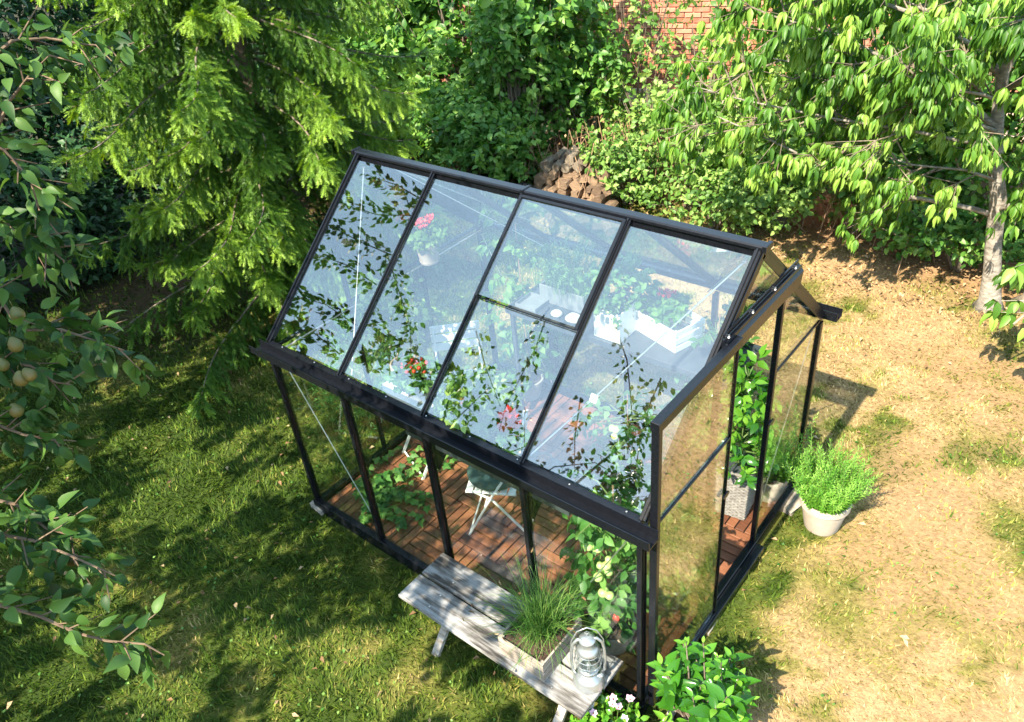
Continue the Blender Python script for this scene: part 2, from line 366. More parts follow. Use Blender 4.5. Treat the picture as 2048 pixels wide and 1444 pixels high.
def litter():
    n = 5200; x = rng.uniform(-6.5, 2.5, n); y = rng.uniform(5.2, 8, n) - .1*x
    n2 = 700; x = np.concatenate([x, rng.uniform(-7.5, 2.4, n2)]); y = np.concatenate([y, rng.uniform(-2.5, 5.3, n2)])
    k = ~((x>-3.1)&(x<.1)&(y>-.1)&(y<2.3)); x, y = x[k], y[k]; n = len(x); a = rng.uniform(0, 6.28, n)
    cloud('fallen_leaves', leaf2_tpl(.55, .2, .35), np.stack([x,y,np.full(n,.012)+rng.random(n)*.02],1), np.stack([np.cos(a),np.sin(a),rng.normal(0,.15,n)],1),
          rnd(n,.35)+np.array([0,0,1]), rng.uniform(.025,.06,n), MT['litter'])
    tag(bpy.data.objects['fallen_leaves'], 'brown fallen leaves lying under the shrubs and on the lawn', 'fallen leaves', kind='stuff')
litter()

# ------------------------------------------------------------ brick wall behind the shrubs
def brick_wall():
    w = thing('brick_wall', (-5.3, 8.75, 0), 'red brick house wall over a beige plaster base, glimpsed behind the shrubs', 'wall', rz=math.atan2(.286,.958))
    MB().box((.5,.13,1.9), (11,.2,2.6)).build('mortar_bed', MT['mortar'], w)
    MB().box((.5,.10,.3), (11,.3,.6)).build('plinth', MT['plaster'], w)
    bl, bh = .235, .062; bm = MB().box((0,0,0), (bl,.05,bh), ch=.004).build('brick', MT['brick'], w); me = bm.data
    first = True; n = 0; rest = MB()
    for r_ in range(26):
        z = .64 + r_*.075
        for c in range(-20, 26):
            x = c*.25 + (.125 if r_ % 2 else 0)
            if x > 5.9 or x < -4.9: continue
            if -1.9 < x < 2.1 and r_ < 17 and n < 290:
                if first: bm.location = (x,.02,z); first = False
                else: inst('brick', me, w, (x, .02+random.uniform(-.004,.004), z))
                n += 1
            else: rest.box((x, .02+random.uniform(-.004,.004), z), (bl,.05,bh))
    tag(rest.build('brick', MT['brick'], w), kind='stuff')
brick_wall()

# ------------------------------------------------------------ shrubs
L2, L8 = leaf2_tpl(), leaf_tpl(.62, .12, .2)
def shrub(name, loc, rad, h, nt_, k, size, m, label, cat='shrub', tl=.28, tpl=None, group=None, zmin=.15, spread=.85, lobes=9, stemm=None, up=.5, droop=.25, nstem=9, front=0, hollow=.55, holes=0.0):
    root = thing(name, loc, label, cat, group); loc = np.array(loc)
    rx_, ry_ = (rad if hasattr(rad, '__len__') else (rad, rad))
    # uneven outline: a handful of lobes of foliage
    lc = rng.uniform(-1, 1, (lobes, 3)); lc /= np.maximum(1, np.linalg.norm(lc, axis=1))[:,None]; lr = rng.uniform(.35, .6, lobes)
    which = rng.integers(0, lobes, nt_); dv = unit(rnd(nt_)); rr = (hollow + (1-hollow)*rng.random(nt_)**.6)*lr[which]
    P = lc[which]*.72 + dv*rr[:,None]; C0 = P*np.array([rx_, ry_, (h-zmin)/2]) + np.array([0,0,(h+zmin)/2]); 
    C0[:,2] = np.clip(C0[:,2], zmin, None)
    if holes:
        hc = np.sin(C0[:,0]*5.1+C0[:,2]*3.7)+np.sin(C0[:,1]*4.3-C0[:,2]*5.9+1.3); sel = hc > -2+holes*2
        C0, dv = C0[sel], dv[sel]
    n = len(C0)
    out = unit(dv*.7 + np.array([0,0,.35]) + unit(C0-np.array([0,0,h*.3]))*.5 + rnd(n,.25)); tl_ = tl*rng.uniform(.7,1.3,n)
    a = twig_leaves(C0, out, tl_, k, size, droop=droop, spread=spread, up=up)
    cloud('foliage', tpl or L2, *a[:4], m, root, a[4])
    s = MB()
    for i in range(nstem):
        az = random.uniform(0, 6.28); e = np.array([math.cos(az)*rx_*.55*random.random(), math.sin(az)*ry_*.55*random.random(), h*random.uniform(.6,.9)])
        b = e*np.array([.25,.25,0]); mid = (b+e)/2+np.array([random.uniform(-.1,.1),random.uniform(-.1,.1),0])
        s.tube([b, mid, e], [.022,.015,.006], 5)
    idx = rng.choice(n, min(n, 40 if holes else 90), replace=False)
    for i in idx: s.tube([C0[i]*np.array([.55,.55,.62]), C0[i], C0[i]+out[i]*tl_[i]], [.007,.004,.002], 4, cap=False)
    s.build('stems', stemm or MT['bark'], root)
    return root
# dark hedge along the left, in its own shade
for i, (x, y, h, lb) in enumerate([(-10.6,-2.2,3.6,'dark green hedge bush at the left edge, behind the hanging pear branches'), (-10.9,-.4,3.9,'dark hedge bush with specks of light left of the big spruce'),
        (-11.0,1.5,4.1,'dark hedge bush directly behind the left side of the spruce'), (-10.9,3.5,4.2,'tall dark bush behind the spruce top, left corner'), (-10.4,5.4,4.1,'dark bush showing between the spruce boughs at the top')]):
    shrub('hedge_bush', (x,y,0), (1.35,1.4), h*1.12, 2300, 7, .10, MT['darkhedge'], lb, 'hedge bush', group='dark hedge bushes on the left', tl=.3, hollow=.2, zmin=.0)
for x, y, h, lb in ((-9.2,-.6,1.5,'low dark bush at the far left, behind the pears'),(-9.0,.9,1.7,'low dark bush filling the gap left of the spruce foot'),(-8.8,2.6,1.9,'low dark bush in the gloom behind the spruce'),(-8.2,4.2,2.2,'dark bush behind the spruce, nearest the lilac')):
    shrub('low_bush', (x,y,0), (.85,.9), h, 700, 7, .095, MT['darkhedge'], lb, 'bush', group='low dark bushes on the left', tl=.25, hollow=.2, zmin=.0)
for a in [
 ((-8.4,6.3,0), (1.25,1.0), 4.0, 1000, 8, .105, 'lilac', 'dense dark green shrub between the spruce and the lilac', .3, .2, 0, L8),
 ((-7.0,6.5,0), (1.15,.95), 3.9, 850, 8, .13, 'lilac', 'tall lilac with large heart-shaped leaves behind the greenhouse ridge', .3, .25, 0, L8),
 ((-5.75,6.7,0), (1.0,.85), 3.7, 620, 8, .135, 'lilac', 'light green large-leaved shrub left of the glimpsed brick wall', .3, .3, 0, L8),
 ((-6.1,5.5,0), (1.05,.6), 1.5, 720, 7, .09, 'lilac', 'low leafy bush under the lilac, behind the left end of the ridge', .25, .3, 0, L8),
 ((-4.6,7.3,0), (.8,.5), 3.2, 100, 7, .09, 'shrub', 'thin open shrub in front of the red bricks', .28, .3, .35, L8),
 ((-3.45,7.35,0), (.8,.5), 3.1, 120, 7, .09, 'shrub', 'pale green shrub with bare stems before the brick wall', .28, .3, .3, L8),
 ((-5.7,6.05,0), (.7,.45), 2.5, 420, 8, .105, 'lilac', 'broad-leaved shrub just left of the firewood stack', .26, .3, 0, L8),
 ((-5.0,6.95,0), (.55,.4), 2.2, 330, 7, .10, 'lilac', 'leafy shrub left of the visible bricks, above the firewood stack', .26, .3, 0, L8),
 ((-4.0,6.9,0), (.55,.4), 1.5, 260, 7, .085, 'shrub', 'bushy bright shrub between the firewood stack and the brick wall', .24, .3, 0, L8),
 ((-3.1,6.3,0), (.8,.5), 1.45, 520, 7, .075, 'shrub', 'light bramble bush above the right half of the ridge', .22, .3, 0, L8),
 ((-2.3,7.2,0), (.9,.7), 2.3, 600, 7, .09, 'shrub', 'bright shrub behind the cherry boughs, right of the bricks', .26, .25, 0, L8),
 ((-1.2,6.9,0), (1.0,.7), 3.0, 900, 7, .09, 'shrub', 'leafy shrub in sun behind the lowest cherry bough', .26, .25, 0, L8),
 ((-2.6,5.95,0), (.8,.4), .75, 380, 7, .07, 'shrub', 'low pale ground shrub above the right end of the ridge', .2, .2, 0, L8),
 ((.1,6.25,0), (.9,.35), .7, 360, 7, .075, 'lilac', 'low leafy ground cover at the foot of the cherry tree', .2, .2, 0, L8),
 ((-3.9,6.05,0), (.45,.35), .9, 230, 7, .075, 'shrub', 'small bush hiding the right side of the firewood stack', .2, .2, 0, L8),
 ((-1.9,6.35,0), (.8,.4), 1.1, 430, 7, .08, 'shrub', 'low shrub at the edge of the lawn beyond the gable', .22, .3, 0, L8),
 ((-.2,7.3,0), (1.1,.8), 3.3, 900, 7, .095, 'lilac', 'mid green shrub left of the cherry trunk', .26, .25, 0, L8),
 ((-.3,6.5,0), (.8,.45), 1.2, 420, 7, .085, 'lilac', 'low dark bush on the bare earth left of the cherry trunk', .22, .3, 0, L8),
 ((1.1,7.2,0), (1.1,.8), 3.2, 900, 7, .095, 'lilac', 'green shrub behind the cherry trunk', .26, .25, 0, L8),
 ((2.4,7.0,0), (1.1,.9), 3.2, 700, 7, .10, 'lilac', 'shrub at the right edge behind the second trunk', .26, .25, 0, L8),
 ]:
    shrub('shrub', a[0], a[1], a[2], a[3], a[4], a[5], MT[a[6]], a[7], tl=a[8], hollow=a[9], holes=a[10], tpl=a[11], nstem=3 if a[10] else 9, group='shrubs along the back of the garden')
# brambly dry twigs at the shrubs' feet
def dry_twigs(loc, w_, d_, h, n, label):
    root = thing('dry_bramble', loc, label, 'dry bramble', 'dry brambles under the shrubs'); s = MB()
    for i in range(n):
        x, y = random.uniform(-w_,w_), random.uniform(-d_,d_); a = random.uniform(0,6.28); l = random.uniform(.2,.6)
        p = Vector((x,y,0)); q = p+Vector((math.cos(a)*l*.5, math.sin(a)*l*.4-.1, h*random.uniform(.4,1))); e = q+Vector((math.cos(a)*l*.6, math.sin(a)*l*.5-.15, -h*random.uniform(.1,.6)))
        s.tube([p, q, e], [.006,.005,.002], 4, cap=False)
    s.build('stems', MT['dry'], root)
    k = n*5; pos = np.stack([rng.uniform(-w_,w_,k), rng.uniform(-d_,d_,k), rng.uniform(.05,h,k)],1)
    cloud('dead_leaves', L2, pos, rnd(k), rnd(k)+np.array([0,-.5,.5]), rng.uniform(.03,.06,k), MT['litter'], root)
dry_twigs((-3.3,6.9,0), 1.5, .4, 1.0, 110, 'brown dry bramble stems below the brick wall')
dry_twigs((-4.8,6.3,0), .8, .5, .9, 80, 'brown dry bramble around the firewood stack')
dry_twigs((-1.2,6.6,0), 1.3, .35, .7, 70, 'tangle of dry twigs under the shrubs behind the gable')

# ------------------------------------------------------------ firewood stack
def firewood():
    root = thing('firewood_stack', (-4.45,5.6,0), 'small stack of split firewood and round logs below the shrubs', 'firewood', rz=.15)
    n = 0
    for row in range(7):
        for c in range(9-row//2):
            x = -.6 + c*.14 + row*.05 + random.uniform(-.035,.035); z = .06 + row*.095 + random.uniform(-.01,.01)
            k = random.choice([3,4,5,5,6]) if row < 5 or c > 3 else 10; r_ = random.uniform(.05,.095); a0 = random.uniform(0,6.28); y0 = -.25+row*.06+random.uniform(-.06,.06)
            pr_ = [(x+math.cos(a0+6.283*i/k)*r_*random.uniform(.7,1.15), z+math.sin(a0+6.283*i/k)*r_*random.uniform(.65,1.1)) for i in range(k)]
            m_ = MB(); m_.add([(px,y0,pz) for px,pz in pr_]+[(px+random.uniform(-.02,.02),y0+.26,pz) for px,pz in pr_], [tuple(range(k))[::-1], tuple(range(k,2*k))]+[(i,(i+1)%k,k+(i+1)%k,k+i) for i in range(k)])
            m_.build('round_log' if k == 10 else 'split_log', MT['bark'] if k == 10 else MT['log'], root); n += 1
    for i in range(14):   # the logs tipped in front
        m_ = MB(); k = 5; r_ = .07; x = random.uniform(-.1,.9); y = random.uniform(-.75,-.35); a = random.uniform(0,3.1)
        d = Vector((math.cos(a), math.sin(a), random.uniform(-.1,.2))).normalized(); c = Vector((x,y,.06+random.random()*.12)); m_.tube([c-d*.13, c+d*.13], [r_, r_*.9], k); m_.build('split_log', MT['log'], root)
    tb = MB()   # an old tyre leaning on the left end
    for i in range(20):
        a = 6.283*i/20; b = 6.283*(i+1)/20
        tb.tube([(math.cos(a)*.17, 0, math.sin(a)*.17+.2), (math.cos(b)*.17, 0, math.sin(b)*.17+.2)], .045, 8, cap=False)
    t = tb.build('old_tyre', MT['plastic'], None, smooth=True); t.location = (-5.05,5.35,0); t.rotation_euler = (.35,0,.5); tag(t, 'small old black tyre leaning beside the firewood stack', 'tyre')
firewood()
# ------------------------------------------------------------ big spruce
def needle_tpl(nn=46):
    """a shoot of length 1 along +y clothed in needles (triangles)"""
    r0 = np.random.default_rng(1); V = []; F = []
    for i in range(nn):
        t = i/nn*.96; a = r0.uniform(-1.9, 1.9) + (math.pi/2); up_ = math.sin(a); sd = math.cos(a)
        l = (.25+.07*r0.random())*(1.1-.5*t); d = np.array([sd*.85, .62, up_*.75]); d /= np.linalg.norm(d)
        s = np.cross(d, [0,0,1.]); s = s/np.linalg.norm(s)*.027; b = np.array([0,t,0]); k = len(V)
        V += [b-s, b+s, b+d*l]; F.append((k,k+1,k+2))
    k = len(V); V += [(-.013,0,0),(.013,0,0),(0,1,0)]; F.append((k,k+1,k+2))
    return np.array(V, float), np.array(F)
def spruce():
    root = thing('spruce_tree', (-5.85,2.15,0), 'big bright green spruce with drooping boughs left of the greenhouse', 'spruce tree')
    MB().tube([(0,0,0),(0,0,2.5),(.02,0,5),(0,0,7.5)], [.17,.13,.07,.01], 10).build('trunk', MT['bark'], root)
    T = needle_tpl(); boughs = MB(); P=[];D=[];Nn=[];S=[];TI=[]
    r2 = np.random.default_rng(21)
    tiers = np.arange(.55, 7.0, .36)
    def shoot(p, d, l, ti, up=(0,0,1)):
        P.append(p); D.append(d); Nn.append(np.array(up)+r2.normal(0,.35,3)); S.append(l); TI.append(ti)
    for zi, z in enumerate(tiers):
        rad = 2.45*(1-z/8.9)**.9; nb = 9 if z < 4.6 else 6
        a0 = r2.uniform(0, 6.28)
        for b in range(nb):
            az = a0 + 6.283*b/nb + r2.normal(0,.16); L = rad*r2.uniform(.6,1.15)
            facing = math.cos(az)*.80 + math.sin(az)*-.60      # towards the garden
            if facing < -.35 and z < 4.6 and r2.random() < .75: continue
            ti = r2.uniform(.1,.8)
            ns = 12; pts = []
            for i in range(ns+1):
                t = i/ns; zz = z + L*(.16*t - .62*t**2*.95 + .26*t**4) ; wob = .06*math.sin(t*7+b)
                pts.append(np.array([math.cos(az+wob)*L*t, math.sin(az+wob)*L*t, max(zz, .12)]))
            boughs.tube([tuple(p) for p in pts], [.014*(1-.85*i/ns)+.002 for i in range(ns+1)], 5, cap=False)
            dens = 1.0 if z < 4.6 and facing > -.35 else .35
            for i in range(3, ns+1):
                base = pts[i]; fwd = pts[i]-pts[i-1]; fwd /= np.linalg.norm(fwd); side = np.cross(fwd, [0,0,1.]); side /= np.linalg.norm(side)
                for sg in (-1, 1):
                    for rep in range(3):
                        if r2.random() > dens: continue
                        t = i/ns; bl = (.20+.42*L/2.5*math.sin(min(1,(1.08-t)*1.5)*1.5))*r2.uniform(.6,1.15)
                        b0 = base - fwd*r2.uniform(0, L/ns); hang = r2.uniform(.2,1.7)
                        d = side*sg*r2.uniform(.25,.75) + fwd*r2.uniform(.3,.8) + np.array([0,0,-hang]); d /= np.linalg.norm(d)
                        step = .085; m_ = max(2, int(bl/step)); p = b0.copy(); tt = ti*.35 + r2.random()*.2 + .35*t**2
                        for q in range(m_):
                            d2 = d + np.array([0,0,-.10*q]); d2 /= np.linalg.norm(d2); last = q == m_-1
                            shoot(p, d2, .125, min(1, tt + (.22 if last else 0)))
                            if q and r2.random() < .8:
                                sd = np.cross(d2, r2.normal(0,1,3)+np.array([0,0,.5])); sd /= np.linalg.norm(sd)
                                for s2 in (-1,1): shoot(p, d2*.75+sd*s2*.7+np.array([0,0,-.15]), r2.uniform(.08,.13), min(1, tt+.12))
                            p = p + d2*step
                            if p[2] < .06: break
            for i in range(3, ns+1):      # shoots clothing the top of the bough itself
                for q in range(5):
                    fw = pts[i]-pts[i-1]; fw /= np.linalg.norm(fw); shoot(pts[i]-fw*r2.uniform(0,L/ns), fw*.6+r2.normal(0,.5,3)+np.array([0,0,.25]), r2.uniform(.10,.15), min(1, ti*.5+r2.random()*.5))
            for q in range(3):
                shoot(pts[-1]-fwd*.05*q, fwd+r2.normal(0,.2,3), .15, min(1, ti+.3))
    boughs.build('boughs', MT['bark'], root)
    cloud('foliage', T, np.array(P), np.array(D), np.array(Nn), np.array(S), MT['spruce'], root, np.clip(np.array(TI),0,1))
    print('spruce shoots', len(P))
spruce()

# ------------------------------------------------------------ cherry tree on the right
def grow(branch, k_side, side_len, r0_, r2, lean=(0,0,0)):
    """side twigs from a limb polyline; returns list of (start, direction, length)"""
    pts = [np.array(p, float) for p in branch]; seg = [np.linalg.norm(pts[i+1]-pts[i]) for i in range(len(pts)-1)]; tot = sum(seg); out = []
    for q in range(k_side):
        s = tot*(.12 + .88*(q+r2.random())/k_side); i = 0
        while i < len(seg)-1 and s > seg[i]: s -= seg[i]; i += 1
        d = (pts[i+1]-pts[i])/seg[i]; p = pts[i]+d*min(s, seg[i]); sd = np.cross(d, r2.normal(0,1,3)); sd /= np.linalg.norm(sd)
        v = d*.75+sd*.85+np.array(lean); v /= np.linalg.norm(v); out.append((p, v, side_len*r2.uniform(.5,1.2)))
    return out
def whorls(tips, k, size, out, r2, droop=1.0, pull=.45):
    for (p, v, ti) in tips:
        for i in range(k):
            az = 6.283*i/k + r2.normal(0,.3); h = np.array([math.cos(az), math.sin(az), 0])
            d = h*pull*r2.uniform(.6,1.5) + v*.25 + np.array([0,0,-droop*r2.uniform(.55,1.2)])
            out[0].append(p + h*.012 + np.array([0,0,-.01*r2.random()])); out[1].append(d); out[2].append(h*.9+np.array([0,-.15,.45])+r2.normal(0,.3,3)); out[3].append(size*r2.uniform(.65,1.4)); out[4].append(min(1,max(0,ti+r2.normal(0,.16))))
def cherry():
    root = thing('cherry_tree', (.53,5.6,0), 'cherry tree with pale ringed trunk and drooping leaf clusters, right of the greenhouse', 'cherry tree'); o = np.array([.53,5.6,0])
    r2 = np.random.default_rng(8)
    tr = [(.54,5.6,-.03),(.53,5.6,.10),(.48,5.6,.40),(.42,5.6,.71),(.37,5.6,1.1),(.27,5.6,1.42),(.20,5.55,1.83),(.16,5.5,2.25),(.28,5.4,2.75),(.40,5.2,3.4)]
    m = MB().tube([np.array(p)-o for p in tr], [.155,.098,.077,.071,.071,.060,.053,.047,.04,.02], 14)
    m.tube([(-.10+.0,0,-.03),(-.05,0,.05),(0,0,.16)], [.05,.05,.03], 8); m.tube([(.10,-.04,-.03),(.05,0,.06),(0,0,.18)], [.05,.05,.03], 8)
    m.build('trunk', MT['cherrybark'], root, smooth=True)
    limbs = [([(.22,5.5,1.75),(.1,5.2,1.9),(-.2,5.0,2.15),(-.7,4.8,2.3),(-1.2,4.8,2.35),(-1.7,4.8,2.4)], .02),([(.30,5.55,1.3),(.1,5.3,1.45),(-.3,5.1,1.5),(-.9,5.1,1.6)], .016),([(.2,5.5,2.2),(-.3,5.6,2.6),(-.9,5.7,2.75),(-1.3,5.8,2.8),(-1.7,5.7,2.7)], .02),([(.20,5.52,1.78),(.0,5.4,1.98),(-.20,5.3,2.1),(-.55,5.0,2.37),(-.98,4.7,2.65),(-1.5,4.4,2.85)], .032),
             ([(.36,5.6,.95),(.2,5.5,1.02),(.0,5.4,1.07),(-.5,5.1,1.2),(-.97,4.9,1.42),(-1.40,4.7,1.66),(-1.9,4.5,1.9)], .028),
             ([(.17,5.5,1.62),(-.05,5.2,1.74),(-.35,5.0,1.84),(-.9,4.8,1.92),(-1.7,4.6,2.05),(-2.2,4.4,2.2)], .02),
             ([(.16,5.5,2.2),(-.1,5.3,2.5),(-.5,5.2,2.72),(-1.0,5.2,2.85),(-1.5,5.2,2.9),(-1.9,5.1,2.85)], .026),
             ([(.36,5.58,1.0),(.55,5.5,1.15),(.85,5.3,1.3),(1.3,5.1,1.6)], .03),
             ([(.20,5.5,2.1),(.45,5.3,2.35),(.8,5.1,2.6),(1.3,4.9,2.9)], .028),
             ([(.28,5.4,2.7),(0,5.0,3.0),(-.6,4.7,3.25),(-1.3,4.6,3.3)], .022),
             ([(.3,5.4,2.6),(.5,4.9,2.8),(.7,4.4,2.9),(.9,4.0,2.95)], .022),
             ([(.25,5.45,2.0),(.15,5.0,2.2),(-.1,4.6,2.35),(-.3,4.3,2.5)], .018)]
    out = [[],[],[],[],[]]; tw = MB()
    for pts, r0_ in limbs:
        lm = MB().tube([np.array(p)-o for p in pts], [r0_*(1-.8*i/(len(pts)-1)) for i in range(len(pts))], 8); lm.build('limb', MT['cherrybark'], root, smooth=True)
        low = pts[0][2] < 1.05
        for (p, v, l) in grow(pts, 17 if not low else 12, .60, 0, r2, (0,0,.12)):
            e = p+v*l; mid = (p+e)/2+np.array([0,0,.05]); tw.tube([p-o, mid-o, e-o], [.008,.006,.003], 5, cap=False); ti = r2.uniform(.15,.85)
            whorls([(mid, v, ti), (e, v, ti), ((mid+e)/2, v, ti)], 9, .108, out, r2)
            for _ in range(5):
                v2 = v + r2.normal(0,.6,3); v2 /= np.linalg.norm(v2); e2 = mid+v2*l*.6; tw.tube([mid-o, e2-o], [.005,.002], 4, cap=False)
                whorls([(e2, v2, ti), ((mid+e2)/2, v2, ti)], 8, .10, out, r2)
        whorls([(np.array(pts[-1]), np.array([0,0,0.]), .5)], 8, .13, out, r2)
    tag(tw.build('twigs', MT['bark'], root), kind='stuff')
    cloud('foliage', leaf_tpl(.31,.22,.34,.32,.68,.75), np.array(out[0])-o, np.array(out[1]), np.array(out[2]), np.array(out[3]), MT['cherryleaf'], root, np.array(out[4]))
    # second, mossy trunk just behind the first at the frame's edge
    r3 = thing('second_cherry_tree', (.86,5.75,0), 'leaning dark mossy trunk at the right edge with a low leafy bough', 'cherry tree'); o = np.array([.86,5.75,0])
    MB().tube([(-.12,0,-.03),(-.02,0,.10),(.10,-.03,.5),(.3,-.1,1.2),(.6,-.2,2.3)], [.11,.085,.07,.06,.05], 12).build('trunk', MT['bark'], r3, smooth=True)
    out = [[],[],[],[],[]]; lm = MB()
    for pts in ([(1.5,4.7,1.9),(1.25,4.5,1.75),(1.0,4.25,1.45),(.86,4.1,1.2)], [(1.5,4.6,1.6),(1.15,4.3,1.2),(.9,4.1,.75)], [(1.45,5.55,2.2),(1.5,5.0,2.05),(1.5,4.7,1.9),(1.5,4.6,1.6)]):
        lm.tube([np.array(p)-o for p in pts], [.02,.014,.009,.005][:len(pts)], 6)
        for (p, v, l) in grow(pts, 8, .3, 0, r2):
            e = p+v*l; lm.tube([p-o, e-o], [.005,.002], 4, cap=False); whorls([(e, v, r2.uniform(.2,.8)), ((p+e)/2, v, .4)], 7, .125, out, r2, .8, .6)
    lm.build('limb', MT['cherrybark'], r3)
    cloud('foliage', leaf_tpl(.45,.16,.28,.32,.68,.8), np.array(out[0])-o, np.array(out[1]), np.array(out[2]), np.array(out[3]), MT['cherryleaf'], r3, np.array(out[4]))
cherry()

# ------------------------------------------------------------ pear tree (its trunk stands left of the frame, its boughs hang into it)
PEAR_NEAR = [
 [(-1.45,-1.46,3.92),(-1.41,-1.32,3.99),(-1.38,-1.23,3.98),(-1.29,-1.16,3.95),(-1.19,-1.07,3.93)],
 [(-1.51,-1.53,3.65),(-1.41,-1.40,3.83),(-1.35,-1.33,3.90),(-1.28,-1.28,3.95)],
 [(-1.32,-1.68,3.60),(-1.28,-1.61,3.55),(-1.20,-1.57,3.50),(-1.11,-1.54,3.42)],
 [(-1.25,-1.60,3.83),(-1.22,-1.53,3.75),(-1.18,-1.51,3.66),(-1.16,-1.53,3.57)],
 [(-1.37,-1.76,3.39),(-1.23,-1.72,3.34),(-1.15,-1.73,3.26),(-1.06,-1.65,3.25),(-0.97,-1.60,3.21),(-0.89,-1.56,3.18)],
 [(-1.32,-1.87,3.21),(-1.18,-1.81,3.18),(-1.11,-1.76,3.16),(-1.02,-1.74,3.12),(-1.00,-1.71,3.10)],
 [(-1.26,-1.97,3.06),(-1.12,-1.91,3.02),(-1.04,-1.88,3.00),(-0.96,-1.83,2.98),(-0.94,-1.83,2.95)],
 [(-0.94,-2.16,2.89),(-0.86,-2.09,2.86),(-0.78,-2.04,2.84),(-0.68,-2.00,2.81),(-0.58,-1.96,2.77),(-0.55,-1.94,2.74)],
 [(-0.86,-2.25,2.76),(-0.72,-2.19,2.75),(-0.63,-2.14,2.72),(-0.53,-2.10,2.68),(-0.44,-2.06,2.67),(-0.35,-2.00,2.66),(-0.31,-1.98,2.62)],
 [(-1.06,-2.08,2.90),(-0.92,-2.01,2.88),(-0.82,-1.99,2.82),(-0.74,-1.95,2.80)]]
PEAR_HIGH = [
[ (-4.34,-0.06,4.54),(-4.75,0.06,4.52),(-5.14,0.12,4.45) ],[ (-4.40,-0.17,4.43),(-4.84,-0.21,4.27),(-5.29,-0.16,4.18) ],
[ (-4.49,-0.53,4.11),(-4.94,-0.45,4.04),(-5.36,-0.35,4.00) ],[ (-4.51,-0.79,3.88),(-4.94,-0.67,3.86),(-5.33,-0.62,3.78) ],
[ (-4.54,-1.14,3.57),(-4.96,-1.02,3.54),(-5.41,-0.99,3.44) ],[ (-4.55,-1.39,3.33),(-4.92,-1.27,3.33),(-5.37,-1.24,3.22) ],
[ (-4.54,-0.53,4.09),(-4.30,-0.77,3.97),(-4.13,-0.92,3.89),(-3.97,-1.07,3.81),(-3.85,-1.26,3.68) ],[ (-3.94,-1.48,3.45),(-4.13,-1.17,3.67),(-4.40,-0.99,3.74) ],
[ (-2.69,-0.81,4.40),(-2.67,-1.05,4.21),(-2.69,-1.29,4.00),(-2.71,-1.53,3.79),(-2.66,-1.71,3.63) ],[ (-3.30,-1.02,4.06),(-3.06,-1.27,3.91),(-2.76,-1.54,3.77) ],
[ (-2.56,-1.89,3.50),(-2.38,-1.78,3.66),(-2.53,-1.50,3.86) ],[ (-2.03,-0.80,4.59),(-1.82,-1.02,4.47),(-1.65,-1.27,4.29),(-1.51,-1.51,4.13),(-1.39,-1.77,3.92) ],
[ (-1.47,-1.09,4.49),(-1.47,-1.27,4.33),(-1.43,-1.53,4.13),(-1.35,-1.76,3.93) ],[ (-2.08,-1.35,4.12),(-1.98,-1.63,3.90),(-1.85,-1.86,3.72) ],
[ (-2.22,-2.05,3.45),(-2.04,-1.86,3.67),(-1.72,-1.77,3.85),(-1.26,-1.85,3.88) ],[ (-1.97,-2.14,3.43),(-1.71,-1.95,3.68),(-1.31,-2.00,3.72) ],
[ (-3.20,-1.92,3.28),(-3.09,-1.67,3.55),(-2.93,-1.41,3.83) ]]
